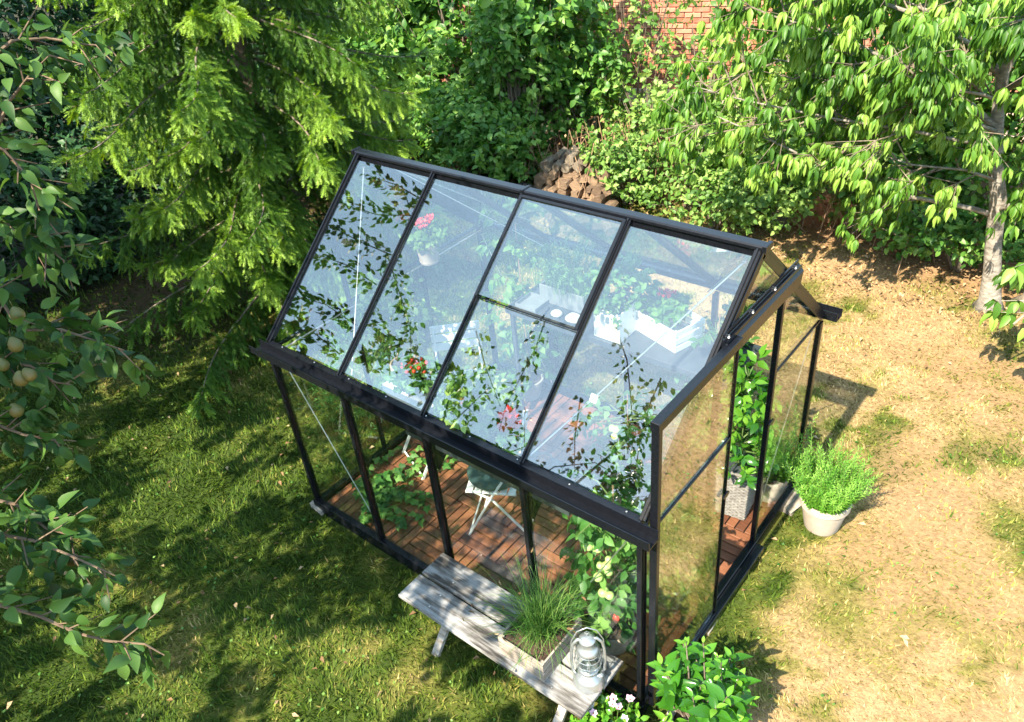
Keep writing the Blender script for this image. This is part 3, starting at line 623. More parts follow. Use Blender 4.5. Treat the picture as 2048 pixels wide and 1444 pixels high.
CLUMPS = [(-8.99,-4.00,2.64,0.30),(-9.04,-0.26,2.79,0.35),(-5.79,-3.32,2.65,0.36),(-1.26,-6.26,2.60,0.36),(-4.74,-3.87,2.86,0.26),(-1.88,-4.90,3.16,0.25),(-5.26,-1.58,2.86,0.27),(-7.27,-6.35,2.67,0.41),(-1.52,-4.35,2.92,0.41),(-7.40,-2.85,3.15,0.24),(-7.67,-4.20,2.90,0.38),(-1.86,-6.04,3.28,0.36),(-5.71,-3.60,3.37,0.32),(-6.50,-4.15,2.94,0.22),(-3.53,-1.55,3.76,0.40),(-8.01,-4.45,3.29,0.23),(-6.87,-3.56,2.60,0.23),(-7.66,-4.88,3.31,0.41),(-4.96,-4.14,3.29,0.35),(-6.31,-1.81,3.08,0.30),(-2.91,-6.45,2.72,0.23),(-7.48,-5.26,2.77,0.23),(-0.61,-4.26,2.87,0.36),(-1.71,-5.30,3.00,0.39),(-2.65,-3.37,3.00,0.28),(-9.02,-6.46,2.98,0.33),(-1.63,-6.61,2.99,0.33),(-7.16,-3.04,2.75,0.35),(-0.47,-4.72,2.81,0.31),(-7.95,-2.08,2.65,0.27),(-7.68,-2.51,3.04,0.32),(-5.22,-5.33,3.34,0.32),(-7.60,-1.90,2.75,0.27),(-6.44,-6.06,2.89,0.41),(-7.84,-6.54,2.77,0.23),(-5.55,-3.24,3.31,0.42),(-7.21,-2.60,2.68,0.40),(-5.97,-4.31,2.82,0.23),(-7.33,-6.31,2.95,0.33),(-9.26,-5.49,2.71,0.40),(-5.97,-0.96,3.23,0.24),(-1.93,-6.94,3.34,0.23),(-7.15,-0.81,2.66,0.41),(-2.76,-5.49,2.94,0.29),(-6.33,-3.87,2.89,0.23),(-0.55,-3.66,3.08,0.33),(-4.14,-1.54,2.85,0.27),(-8.19,-1.79,2.98,0.31),(-1.17,-5.74,2.80,0.32),(-9.37,-0.58,3.14,0.41),(-9.17,-6.07,2.75,0.25),(-9.35,-0.70,2.81,0.27),(-3.98,-5.36,2.89,0.41),(-1.86,-2.64,3.11,0.32),(-6.63,-3.56,3.07,0.23),(-7.78,-5.21,3.07,0.40),(-7.20,-2.63,3.32,0.42),(-8.66,-2.40,3.02,0.32),(-2.53,-6.61,3.39,0.26),(-6.67,-5.00,2.85,0.23),(-4.20,-6.32,2.81,0.28),(-5.33,-6.35,3.02,0.29),(-5.91,-2.43,3.32,0.37),(-8.30,-5.65,3.26,0.35),(-0.43,-6.56,2.94,0.26),(-4.29,-1.85,3.01,0.33),(-7.71,-5.83,2.86,0.29),(-5.22,-5.90,3.26,0.36),(-8.10,-1.07,3.27,0.39),(-5.61,-1.76,2.97,0.30),(-8.50,-6.28,2.75,0.35),(-0.46,-3.75,3.62,0.34),(-6.69,-6.65,2.97,0.26),(-8.06,-4.89,2.90,0.37),(-6.27,-5.64,3.40,0.33),(-7.90,-1.50,3.08,0.37),(-5.32,-1.05,2.76,0.22),(-8.39,-3.63,2.88,0.39),(-5.71,-1.44,2.87,0.24),(-6.73,-0.67,2.76,0.28),(-6.19,-3.40,2.68,0.29),(-4.82,-2.47,2.99,0.22),(-6.06,-2.70,3.21,0.38),(-9.48,-4.84,3.25,0.32),(-4.88,-6.45,3.11,0.37),(-7.29,-1.83,3.34,0.33),(-1.75,-6.37,3.28,0.27),(-7.09,-4.34,2.70,0.23),(-9.39,-2.79,2.72,0.34),(-3.24,-5.39,2.93,0.38),(-4.79,-5.92,2.96,0.27),(-3.32,-3.67,3.01,0.24),(-8.75,-6.07,2.74,0.29),(-4.73,-1.70,3.99,0.26),(-6.20,-1.69,3.22,0.32),(-8.37,-1.97,2.84,0.23),(-8.25,-2.88,3.05,0.28),(-7.44,-4.30,3.08,0.40),(-4.90,-2.05,2.87,0.42),(-8.46,-5.16,2.92,0.25),(-6.75,-3.16,2.87,0.34),(-5.19,-5.59,2.63,0.27),(-8.97,-6.38,3.19,0.40),(-2.86,-3.56,2.78,0.32),(-0.70,-5.23,3.22,0.27),(-8.46,-6.21,3.16,0.42),(-8.02,-2.72,2.62,0.22),(-6.26,-3.02,2.96,0.41),(-2.00,-4.31,2.96,0.36),(-5.47,-2.50,3.37,0.39),(-6.26,-6.25,2.65,0.31),(-3.49,-6.22,3.38,0.38),(-2.10,-3.16,3.35,0.38),(-0.47,-4.35,2.68,0.35),(-0.85,-6.43,3.06,0.28),(-9.35,-2.22,2.71,0.40),(-2.10,-2.21,3.45,0.24),(-6.01,-1.01,3.58,0.33),(-7.97,-1.05,2.97,0.42),(-3.85,-3.79,2.75,0.36),(-2.41,-5.67,2.75,0.35),(-8.82,-2.61,2.64,0.22),(-5.81,-5.44,2.82,0.35),(-4.49,-4.85,3.13,0.26),(-2.56,-4.90,2.78,0.35),(-1.13,-3.99,2.73,0.31),(-4.46,-4.31,3.12,0.40),(-4.18,-5.90,3.08,0.24),(-9.29,-2.80,2.99,0.31),(-0.77,-2.57,3.20,0.24),(-0.29,-5.44,3.04,0.25),(-1.38,-5.25,3.23,0.26),(-2.41,-2.79,2.66,0.40),(-5.43,-5.34,2.79,0.33),(-9.40,-3.68,2.65,0.39),(-6.60,-5.74,3.24,0.42),(-6.96,-3.96,2.62,0.36),(-7.92,-1.58,2.79,0.28),(-4.57,-6.34,2.64,0.25),(-2.29,-2.90,3.64,0.29),(-7.50,-4.88,2.76,0.30),(-1.02,-2.91,4.33,0.27),(-6.69,-6.14,3.29,0.33),(-2.31,-6.11,2.95,0.39),(-7.91,-6.05,2.68,0.25),(-5.48,-1.56,3.02,0.38),(-8.91,-0.42,2.61,0.23),(-2.43,-2.64,2.82,0.37),(-1.06,-2.55,4.42,0.23),(-7.91,-5.88,3.35,0.30),(-4.62,-4.86,2.80,0.26),(-3.31,-2.94,2.94,0.27),(-5.82,-6.58,3.40,0.37),(-8.79,-4.20,2.70,0.41),(-8.28,-0.41,2.91,0.37),(-7.62,-3.77,2.72,0.28),(-2.13,-5.55,3.19,0.40),(-1.63,-5.33,3.26,0.30),(-7.52,-0.32,2.73,0.26),(-6.89,-2.54,3.24,0.26),(-6.36,-1.34,3.23,0.28),(-6.02,-3.88,2.94,0.30),(-2.37,-4.97,3.20,0.25),(-5.44,-3.48,3.14,0.25),(-8.79,-3.37,2.89,0.23),(-3.42,-2.18,3.62,0.28),(-9.13,-3.49,3.05,0.35),(-0.29,-6.03,3.27,0.24),(-5.44,-4.06,3.09,0.29),(-4.93,-3.42,2.93,0.32),(-8.47,-5.71,2.92,0.28),(-7.34,-4.42,2.95,0.37),(-7.32,-0.70,3.00,0.35),(-8.38,-5.33,3.35,0.28),(-4.87,-1.73,2.97,0.32),(-8.75,-5.07,3.03,0.23),(-3.26,-4.54,3.36,0.40),(-5.67,-1.07,3.32,0.23),(-6.68,-1.86,2.70,0.29),(-0.31,-4.44,3.20,0.41),(-8.17,-4.16,2.70,0.41),(-8.94,-5.55,3.07,0.27),(-1.71,-4.58,2.97,0.41),(-3.78,-2.29,3.50,0.37),(-4.88,-4.88,3.38,0.31),(-6.78,-0.85,3.44,0.25),(-1.24,-5.68,3.00,0.27),(-7.90,-3.25,2.64,0.40),(-8.46,-3.35,3.32,0.39),(-6.98,-1.74,3.19,0.24),(-4.80,-5.02,3.21,0.31),(-7.72,-2.97,3.23,0.35),(-5.89,-3.17,3.20,0.28),(-8.35,-4.31,3.15,0.40),(-9.01,-1.26,3.07,0.26),(-8.26,-4.72,2.98,0.42),(-5.60,-4.44,3.00,0.27),(-3.62,-5.19,3.30,0.27),(-9.05,-2.99,2.95,0.23),(-6.15,-6.10,3.40,0.40),(-5.91,-4.65,2.66,0.36),(-8.16,-6.79,3.35,0.34),(-3.81,-6.09,2.90,0.28),(-4.70,-3.66,3.16,0.31),(-3.75,-6.50,2.84,0.40),(-5.50,-5.39,3.36,0.22),(-6.60,-3.54,2.74,0.32),(-2.64,-4.22,3.21,0.35),(-9.08,-2.02,3.31,0.37),(-8.79,-6.45,2.80,0.26),(-8.28,-1.33,3.04,0.38),(-2.18,-3.77,3.38,0.26),(-1.19,-2.85,3.28,0.41),(-6.79,-1.78,2.87,0.37),(-6.44,-1.50,2.98,0.36),(-6.48,-2.77,2.68,0.39),(-4.42,-6.32,2.96,0.41),(-5.88,-6.83,3.15,0.32),(-1.54,-2.98,4.13,0.34),(-9.50,-3.52,3.02,0.33),(-2.00,-5.49,3.38,0.35),(-7.99,-3.06,3.30,0.39),(-5.39,-4.25,3.03,0.35),(-8.61,-4.48,3.17,0.26),(-8.33,-6.02,2.67,0.29),(-6.42,-6.18,3.26,0.37),(-1.61,-6.43,3.07,0.27),(-7.58,-3.77,3.04,0.25),(-6.81,-4.88,2.94,0.35),(-6.53,-6.70,3.27,0.24),(-1.85,-3.26,3.21,0.27),(-6.59,-5.00,3.15,0.38),(-2.13,-3.93,2.97,0.26),(-4.91,-5.79,3.27,0.31),(-8.90,-2.01,2.84,0.39),(-6.25,-5.04,3.05,0.36),(-4.57,-2.47,2.97,0.29),(-3.75,-3.85,3.06,0.35),(-0.95,-5.65,3.32,0.26),(-7.09,-3.59,3.00,0.27),(-5.51,-6.66,3.19,0.25),(-4.44,-1.94,2.85,0.27),(-9.29,-6.55,2.98,0.36),(-8.44,-0.93,2.81,0.27),(-6.90,-0.76,2.66,0.23),(-7.94,-0.27,2.71,0.29),(-7.78,-2.93,2.65,0.30),(-3.91,-2.45,2.75,0.37),(-4.90,-4.25,3.09,0.35),(-8.43,-1.04,3.37,0.24),(-9.26,-2.17,3.11,0.24),(-5.66,-0.85,3.34,0.25),(-6.50,-2.55,3.22,0.25),(-8.50,-4.62,3.10,0.26),(-8.12,-5.13,2.84,0.40),(-9.25,-0.94,2.70,0.33),(-7.04,-5.72,3.22,0.23),(-6.13,-6.03,3.01,0.37),(-4.14,-6.49,3.33,0.23),(-4.14,-4.86,3.16,0.29),(-2.04,-6.47,3.37,0.42),(-8.71,-5.23,2.96,0.30),(-7.02,-1.16,2.83,0.24),(-9.35,-5.15,2.69,0.41),(-9.37,-1.32,2.62,0.39),(-8.60,-1.74,3.08,0.27),(-5.65,-3.86,3.01,0.22),(-4.67,-2.54,3.36,0.34),(-0.45,-6.57,3.20,0.36),(-7.94,-5.06,3.35,0.25),(-3.85,-4.91,2.72,0.29),(-3.09,-2.77,3.26,0.38),(-7.05,-2.86,2.79,0.29),(-8.69,-5.86,3.18,0.37),(-6.24,-1.25,3.68,0.23),(-5.58,-5.39,3.06,0.25),(-0.43,-5.33,3.20,0.34),(-6.21,-6.38,3.12,0.23),(-8.82,-4.03,2.97,0.28),(-2.99,-2.39,3.65,0.41),(-1.48,-4.92,3.24,0.42),(-8.68,-2.54,2.87,0.29),(-5.62,-4.86,3.03,0.37),(-7.17,-1.61,2.78,0.29),(-3.97,-5.77,2.78,0.36),(-2.32,-7.02,3.36,0.23),(-4.46,-5.01,2.77,0.32),(-7.48,-3.36,3.37,0.28),(-0.68,-2.62,4.87,0.36),(-6.06,-3.11,2.69,0.31),(-5.28,-2.93,3.22,0.25),(-8.18,-5.53,2.72,0.36),(-9.05,-2.50,2.67,0.28),(-9.13,-0.74,2.75,0.28),(-2.78,-6.61,3.27,0.28),(-6.40,-3.67,3.32,0.35),(-7.64,-5.91,2.67,0.36),(-8.15,-3.99,3.18,0.29),(-6.81,-4.84,3.25,0.39),(-0.63,-5.09,2.68,0.33),(-4.07,-4.31,2.86,0.38),(-1.53,-6.07,2.90,0.29),(-9.48,-2.26,2.98,0.22),(-2.95,-6.01,3.30,0.27),(-9.40,-3.99,2.68,0.25),(-3.24,-2.47,3.38,0.28),(-5.65,-5.68,2.75,0.39),(-8.93,-6.08,3.25,0.26),(-9.31,-6.09,3.07,0.22),(-0.99,-4.78,2.84,0.36),(-4.49,-5.89,2.91,0.38),(-5.10,-6.08,2.84,0.26),(-6.17,-4.06,2.74,0.31),(-1.21,-2.99,2.95,0.23),(-9.08,-5.18,3.05,0.29),(-0.99,-3.00,3.04,0.25),(-0.79,-3.86,3.09,0.38),(-1.04,-5.86,2.70,0.32),(-2.41,-3.75,3.29,0.22),(-0.34,-6.48,3.32,0.23),(-4.93,-5.30,3.31,0.33),(-3.33,-6.35,3.27,0.33),(-6.55,-0.92,3.20,0.37),(-7.37,-5.73,2.88,0.26),(-1.39,-2.44,3.92,0.36),(-1.47,-5.42,2.66,0.24),(-3.64,-5.33,3.10,0.24),(-8.76,-0.46,2.90,0.23),(-7.55,-1.22,2.66,0.23),(-5.18,-6.47,2.97,0.34),(-6.38,-4.77,3.38,0.32),(-6.14,-1.28,3.07,0.37),(-0.62,-5.83,2.64,0.28),(-9.04,-2.79,3.32,0.28),(-5.06,-1.62,2.72,0.32),(-6.75,-6.53,3.07,0.31),(-0.28,-3.21,2.61,0.27),(-6.94,-0.61,2.88,0.30),(-8.49,-5.73,3.21,0.37),(-9.20,-0.46,2.74,0.35),(-3.35,-5.32,2.61,0.31),(-3.00,-3.90,3.37,0.32),(-5.82,-4.53,2.82,0.28),(-3.63,-1.90,2.60,0.24),(-7.39,-1.64,2.69,0.30),(-3.48,-6.28,2.70,0.24),(-0.73,-5.99,3.13,0.30),(-8.77,-3.63,2.83,0.22),(-9.29,-3.52,2.89,0.35),(-6.84,-2.67,2.77,0.40),(-6.88,-3.36,2.89,0.36),(-5.27,-2.01,2.96,0.23),(-0.61,-2.73,4.07,0.34),(-8.41,-1.71,3.23,0.28),(-6.22,-2.10,3.03,0.33),(-2.73,-5.03,3.11,0.41),(-8.57,-2.21,3.35,0.25),(-1.05,-3.73,2.80,0.35),(-6.21,-4.64,3.02,0.33),(-9.18,-4.10,2.89,0.22),(-7.73,-1.19,3.22,0.36),(-3.78,-4.67,2.92,0.35),(-3.37,-5.45,3.21,0.24),(-7.19,-5.67,2.99,0.38),(-1.76,-2.56,4.40,0.36),(-9.49,-0.82,2.64,0.24),(-4.97,-1.22,3.10,0.33),(-8.07,-6.15,3.11,0.40),(-7.31,-5.00,3.17,0.33),(-4.12,-4.31,3.19,0.28),(-6.88,-5.73,2.61,0.41),(-2.38,-5.09,2.72,0.36),(-8.69,-6.13,3.18,0.39),(-7.37,-1.30,3.24,0.27),(-2.35,-6.79,3.40,0.34),(-3.03,-5.64,2.64,0.38),(-0.44,-5.46,2.85,0.38),(-5.82,-4.95,2.73,0.32),(-8.01,-3.43,3.15,0.28),(-4.02,-6.92,3.23,0.38),(-0.78,-6.40,2.66,0.26),(-7.11,-2.30,3.20,0.23),(-7.30,-3.58,2.69,0.33),(-3.65,-5.93,3.26,0.35),(-5.34,-4.41,2.73,0.34),(-1.10,-6.10,2.63,0.25),(-3.08,-3.39,3.40,0.39),(-9.42,-4.98,3.06,0.33),(-2.87,-5.08,2.94,0.33),(-6.82,-3.00,3.39,0.29),(-8.21,-3.29,2.66,0.27),(-8.06,-2.10,3.08,0.28),(-8.72,-1.64,3.28,0.30),(-7.38,-3.62,3.29,0.29),(-2.62,-2.71,3.32,0.29),(-6.49,-2.97,3.34,0.34),(-0.81,-3.14,4.78,0.41),(-8.68,-0.58,2.68,0.30),(-4.62,-4.84,3.38,0.28),(-3.52,-3.95,3.21,0.38),(-6.73,-2.18,2.60,0.36),(-7.61,-0.80,2.60,0.36),(-7.24,-0.42,2.60,0.36),(-6.76,-0.41,2.60,0.36),(-9.51,-1.75,2.60,0.36),(-8.00,-2.80,2.60,0.36),(-9.58,-0.65,2.60,0.36),(-6.36,-0.78,2.60,0.36),(-8.56,-1.00,2.60,0.36),(-8.61,-0.90,2.60,0.36),(-8.68,-0.79,2.60,0.36),(-6.34,-0.49,2.90,0.36),(-6.69,-0.42,2.60,0.36),(-7.26,-1.43,2.60,0.36),(-6.55,-2.73,2.60,0.36),(-8.38,-1.28,2.60,0.36),(-8.02,-0.76,2.60,0.36),(-8.96,-2.80,2.60,0.36),(-9.18,-0.28,2.60,0.36),(-9.16,-2.35,2.60,0.36),(-8.36,-1.23,2.60,0.36),(-7.02,-2.76,2.60,0.36),(-6.53,-0.84,2.60,0.36),(-8.54,-2.45,2.60,0.36),(-7.63,-1.31,2.60,0.36),(-8.72,-2.50,2.60,0.36),(-7.07,-1.10,2.60,0.36),(-6.96,-2.36,2.60,0.36),(-7.21,-2.77,2.60,0.36),(-9.58,-2.48,2.60,0.36),(-7.02,-1.47,2.60,0.36),(-7.56,-1.32,2.60,0.36),(-7.50,-2.07,2.60,0.36),(-7.22,-2.94,2.60,0.36),(-8.36,-2.83,2.60,0.36),(-9.18,-0.45,2.60,0.36),(-7.61,-0.76,2.60,0.36),(-7.60,-1.38,2.60,0.36),(-6.98,-1.23,2.60,0.36),(-7.92,-1.42,2.60,0.36),(-7.72,-2.02,2.60,0.36),(-7.40,-1.84,2.60,0.36),(-7.44,-1.62,2.60,0.36),(-7.13,-1.04,2.60,0.36),(-9.47,-0.79,2.60,0.36),(-6.64,-2.05,2.60,0.36),(-7.18,-0.61,2.60,0.36),(-7.95,-2.62,2.60,0.36)]
def leafy(pts, per_m, size, r2, out, ti0, spreadd=.10, hang=.45):
    pts = [np.array(p, float) for p in pts]
    for i in range(len(pts)-1):
        l = np.linalg.norm(pts[i+1]-pts[i]); d = (pts[i+1]-pts[i])/l
        for q in range(max(1, int(l*per_m))):
            p = pts[i]+d*l*r2.random(); sd = np.cross(d, r2.normal(0,1,3)); sd /= np.linalg.norm(sd); off = r2.random()*spreadd
            out[0].append(p+sd*off); out[1].append(sd*.75+d*.5+np.array([0,0,-hang*r2.uniform(.2,1.8)])); out[2].append(np.array([0,-.2,.55])+r2.normal(0,.5,3)); out[3].append(size*r2.uniform(.65,1.2)); out[4].append(min(1,max(0,ti0+r2.normal(0,.25))))
def pear_shape():
    return [(.001,-.040),(.016,-.038),(.029,-.027),(.034,-.010),(.031,.008),(.023,.022),(.015,.032),(.009,.038),(.003,.040),(.001,.040)]
def fruit_tree(name, base, crown_pts, lines_near, lines_high, clumps, label, leafm, size, seed, pears=()):
    root = thing(name, base, label, 'pear tree' if pears else 'fruit tree'); o = np.array(base, float); r2 = np.random.default_rng(seed); out = [[],[],[],[],[]]
    tr = MB().tube([np.array(p)-o for p in crown_pts], [.13,.10,.085,.07][:len(crown_pts)], 10); tr.build('trunk', MT['bark'], root)
    hub = np.array(crown_pts[-1]) ; lm = MB(); tw = MB()
    def join(p, rad):     # a bough from the trunk to where a branch begins
        p = np.array(p); h = np.array(crown_pts[-2])*.4+hub*.6 if p[2] < hub[2] else hub
        mid = (h+p)/2+np.array([0,0,.18]); lm.tube([h-o, mid-o, p-o], [rad*2, rad*1.4, rad], 6, cap=False)
    for pts in lines_near:
        join(pts[0], .008); tw.tube([np.array(p)-o for p in pts], [.0065*(1-.7*i/(len(pts)-1)) for i in range(len(pts))], 6)
        leafy(pts, 62, size*.85, r2, out, r2.uniform(.15,.6), .07)
        for (p, v, l) in grow(pts, 9, .12, 0, r2):
            tw.tube([p-o, p+v*l-o], [.003,.0015], 4, cap=False); leafy([p, p+v*l], 65, size*.85, r2, out, .5, .03)
    nn = len(out[0])
    for pts in lines_high:
        pass
        tw.tube([np.array(p)-o for p in pts], [.008*(1-.6*i/(len(pts)-1)) for i in range(len(pts))], 5); leafy(pts, 105 if pts[0][0] < -3.9 else 60, size*.95, r2, out, .5, .12)
    for i, (x, y, z, r_) in enumerate(clumps):
        c = np.array([x,y,z])
        if i % 9 == 0 and c[0] < -2.6: join(c, .008)
        for q in range(7):
            v = r2.normal(0,1,3); v /= np.linalg.norm(v); e = c+v*r_*r2.uniform(.5,1.05)
            tw.tube([c-o, e-o], [.006,.002], 4, cap=False); leafy([c+v*r_*.15, e], 85, size*1.4, r2, out, .5, .10)
    tag(lm.build('boughs', MT['bark'], root), kind='stuff'); tag(tw.build('twigs', MT['twig'], root), kind='stuff')
    A = [np.array(q) for q in out]; k = nn
    if k: cloud('foliage', leaf3_tpl(.52,.22,.5), A[0][:k]-o, A[1][:k], A[2][:k], A[3][:k], leafm, root, A[4][:k])
    cloud('crown', leaf_tpl(.60,.16,.38,.33,.70,.72), A[0][k:]-o, A[1][k:], A[2][k:], A[3][k:], leafm, root, A[4][k:])
    me = None
    for p in pears:
        if me is None:
            q = MB().lathe(pear_shape(), n=16); q.tube([(0,0,.047),(.003,0,.062),(.010,0,.075)], .0016, 5); ob = q.build('pear', MT['pear'], root, smooth=True); me = ob.data; ob.location = Vector(p)-Vector(base); ob.scale = (.6,.6,.62)
        else: inst('pear', me, root, Vector(p)-Vector(base), (random.uniform(-.3,.3), random.uniform(-.3,.3), random.random()*6), (random.uniform(.52,.68),)*3)
    print(name, 'leaves', len(out[0]))
PEARS = [(-1.06,-1.78,3.27),(-1.01,-1.82,3.19),(-1.08,-1.83,3.22),(-0.99,-1.80,3.20),(-1.02,-1.87,3.10),(-1.09,-1.73,3.34),(-0.71,-1.99,2.76)]
fruit_tree('pear_tree', (-3.0,-3.7,0), [(-3.0,-3.7,0),(-2.95,-3.6,1.2),(-2.85,-3.45,2.2),(-2.7,-3.2,2.9)], PEAR_NEAR, [l for l in PEAR_HIGH if l[0][0] > -4.2], [c for c in CLUMPS if c[0] > -4.4],
           'pear tree with glossy drooping leaves and ripening pears hanging in from the left', MT['pearleaf'], .075, 31, PEARS)
fruit_tree('old_fruit_tree', (-7.2,-4.6,0), [(-7.2,-4.6,0),(-7.1,-4.5,1.5),(-7.0,-4.3,2.6),(-6.8,-4.0,3.4)], [], [l for l in PEAR_HIGH if l[0][0] <= -4.2], [c for c in CLUMPS if c[0] <= -4.4],
           'fruit tree beyond the left edge that dapples the lawn and mirrors in the roof glass', MT['pearleaf'], .085, 32)
# ------------------------------------------------------------ the greenhouse
GL, GW, HE, HR, RY, ZB = 2.96, 2.22, 1.54, 2.55, 1.11, .08
g = GL/4
gh = thing('greenhouse', (0,0,0), 'small black-framed glass greenhouse with pitched roof and open sliding door', 'greenhouse')
FR, ALU = MT['frame'], MT['alu']
def bar(name, a, b, wd, ht, up=(0,0,1), m=None, parent=None, ch=.003):
    return MB().beam(a, b, wd, ht, up, ch=ch).build(name, m or FR, parent or gh)
# base profile on four sides
bar('base_rail', (-GL-.03,0,.035), (.03,0,.035), .05, .11); bar('base_rail', (-GL-.03,GW,.035), (.03,GW,.035), .05, .11)
bar('base_rail', (-GL,.025,.035), (-GL,GW-.025,.035), .05, .11); bar('base_rail', (0,.025,.035), (0,GW-.025,.035), .05, .11)
bar('threshold', (.055,.60,.05), (.055,1.50,.05), .055, .05)
# wall posts
for y, s in ((0,-1),(GW,1)):
    for i in range(5):
        x = -GL+g*i; p = MB().beam((x,y+s*.004,ZB), (x,y+s*.004,HE-.03), .034, .030, (1,0,0), ch=.003); p.beam((x,y-s*.026,ZB), (x,y-s*.026,HE-.03), .006, .032, (1,0,0)); p.build('post', FR, gh)
for x, s in ((-GL,-1),(0,1)):
    for y in (g*.99, GW-g*.99):
        top = HE + (y if y < RY else GW-y)*(HR-HE)/RY - .02
        p = MB().beam((x,y,ZB), (x,y,top), .030, .034, (1,0,0), ch=.003); p.build('gable_post', FR, gh)
# eaves: gutters, long and open
for y, s in ((0,-1),(GW,1)):
    x0, x1 = -GL-.09, .10
    c = y+s*.052; gt = MB(); gt.box(((x0+x1)/2, c, HE-.005), (x1-x0,.085,.008)); gt.box(((x0+x1)/2, c+s*.0425, HE+.018), (x1-x0,.006,.055)); gt.box(((x0+x1)/2, c-s*.042, HE+.022), (x1-x0,.007,.062))
    gt.build('gutter', FR, gh)
    bar('eave_rail', (-GL,y-s*.012,HE+.03), (0,y-s*.012,HE+.03), .040, .045)
    for i in range(9):
        b = MB().lathe([(.005,0),(.005,.004),(.002,.006)], ((-GL+.15+i*.34), y-s*.012, HE+.0535), 6); b.build('bolt', ALU, gh)
# ridge
rd = MB(); rd.beam((-GL-.03,RY,HR+.008), (.03,RY,HR+.008), .070, .030, ch=.008); rd.beam((-GL,RY,HR-.03), (0,RY,HR-.03), .03, .045); rd.build('ridge', FR, gh)
for x in (-GL-.035, -GL/2, .035): MB().box((x,RY,HR+.01), (.022,.078,.038), ch=.004).build('ridge_cap', FR, gh)
SL = Vector((0, RY, HR-HE)).normalized(); NF = Vector((0,-SL.z, SL.y)); NB = Vector((0,SL.z,SL.y))
def rf(x, t, off=0, side=0):       # point on the roof; t 0 at the eave, 1 at the ridge
    y = .012+(RY-.03)*t; p = Vector((x, y if side == 0 else GW-y, HE+.045+(HR-HE-.055)*t)); return p + (NF if side == 0 else NB)*off
for side in (0,1):
    for i in range(5):
        x = -GL+g*i; nrm = NF if side == 0 else NB; wd = .028 if 0 < i < 4 else .036
        b = MB().beam(rf(x,0,-.004,side), rf(x,1,-.004,side), wd, .038, nrm, ch=.003); b.beam(rf(x,0,.021,side), rf(x,1,.021,side), .010, .012, nrm); b.build('glazing_bar', FR, gh)
        if i in (0,4): bar('rake', rf(x+(-.021 if i == 0 else .021),0,-.03,side), rf(x+(-.021 if i == 0 else .021),1,-.03,side), .006, .05, nrm)
RG, WG = MT['roofglass'], MT['wallglass']
def pane(name, P, n_, m, th=.004, parent=None):
    n_ = Vector(n_); k = len(P); v = [Vector(p)-n_*th/2 for p in P]+[Vector(p)+n_*th/2 for p in P]
    f = [tuple(range(k))[::-1], tuple(range(k,2*k))]+[(i,(i+1)%k,k+(i+1)%k,k+i) for i in range(k)]
    return MB().add(v, f).build(name, m, parent or gh)
e = .016
for i in range(4):
    a, b = -GL+g*i+e, -GL+g*(i+1)-e
    for side in (0,1):
        nrm = NF if side == 0 else NB
        if side == 0 and i == 2:
            pane('roof_pane', [rf(a,.02), rf(b,.02), rf(b,.53), rf(a,.53)], nrm, RG); continue
        pane('roof_pane', [rf(a,.02,0,side), rf(b,.02,0,side), rf(b,.975,0,side), rf(a,.975,0,side)], nrm, RG)
    pane('wall_pane', [(a,0,ZB+.005),(b,0,ZB+.005),(b,0,HE-.01),(a,0,HE-.01)], (0,-1,0), WG)
    pane('wall_pane', [(a,GW,ZB+.005),(b,GW,ZB+.005),(b,GW,HE-.01),(a,GW,HE-.01)], (0,1,0), WG)
# roof vent in the third bay
a, b = -GL+g*2+.012, -GL+g*3-.012; vent = bpy.data.objects.new('roof_vent', None); COL.objects.link(vent); vent.parent = gh
vf = lambda x, t: rf(x, t, .030)
for p, q in (((a,.53),(b,.53)),): bar('vent_rail', vf(*p), vf(*q), .008, .006, NF, parent=vent)
bar('vent_rail', vf(a,.53), vf(a,.99), .022, .018, NF, parent=vent); bar('vent_rail', vf(b,.53), vf(b,.99), .022, .018, NF, parent=vent); bar('vent_rail', vf(a,.985), vf(b,.985), .02, .014, NF, parent=vent)
pane('roof_pane', [rf(a+.012,.54,.028), rf(b-.012,.54,.028), rf(b-.012,.975,.028), rf(a+.012,.975,.028)], NF, RG, parent=vent)
# gable ends
for x, s in ((-GL,-1),(0,1)):
    y1, y2 = g*.99, GW-g*.99; hz = lambda y: HE+.02+(y if y < RY else GW-y)*(HR-HE-.02)/RY
    pane('gable_pane', [(x,.02,ZB),(x,y1-e,ZB),(x,y1-e,hz(y1)-.02),(x,.02,HE)], (s,0,0), WG)
    pane('gable_pane', [(x,y2+e,ZB),(x,GW-.02,ZB),(x,GW-.02,HE),(x,y2+e,hz(y2)-.02)], (s,0,0), WG)
    if x < -1:
        pane('gable_pane', [(x,y1+e,ZB),(x,y2-e,ZB),(x,y2-e,1.50),(x,y1+e,1.50)], (s,0,0), WG)
        pane('gable_pane', [(x,y1+e,1.56),(x,y2-e,1.56),(x,y2-e,hz(y2)-.02),(x,RY,HR-.07),(x,y1+e,hz(y1)-.02)], (s,0,0), WG)
        bar('crossbar', (x,.03,1.53), (x,GW-.03,1.53), .022, .026); bar('crossbar', (x+.03,.03,1.50), (x+.03,GW-.03,1.50), .012, .012, m=ALU)
    else:
        pane('gable_pane', [(x,y1+e,2.16),(x,y2-e,2.16),(x,RY,HR-.07)], (s,0,0), WG)
        bar('crossbar', (x,y2+.02,1.53), (x,GW-.03,1.53), .016, .018); bar('crossbar', (x,.03,1.53), (x,y1-.02,1.53), .016, .018)
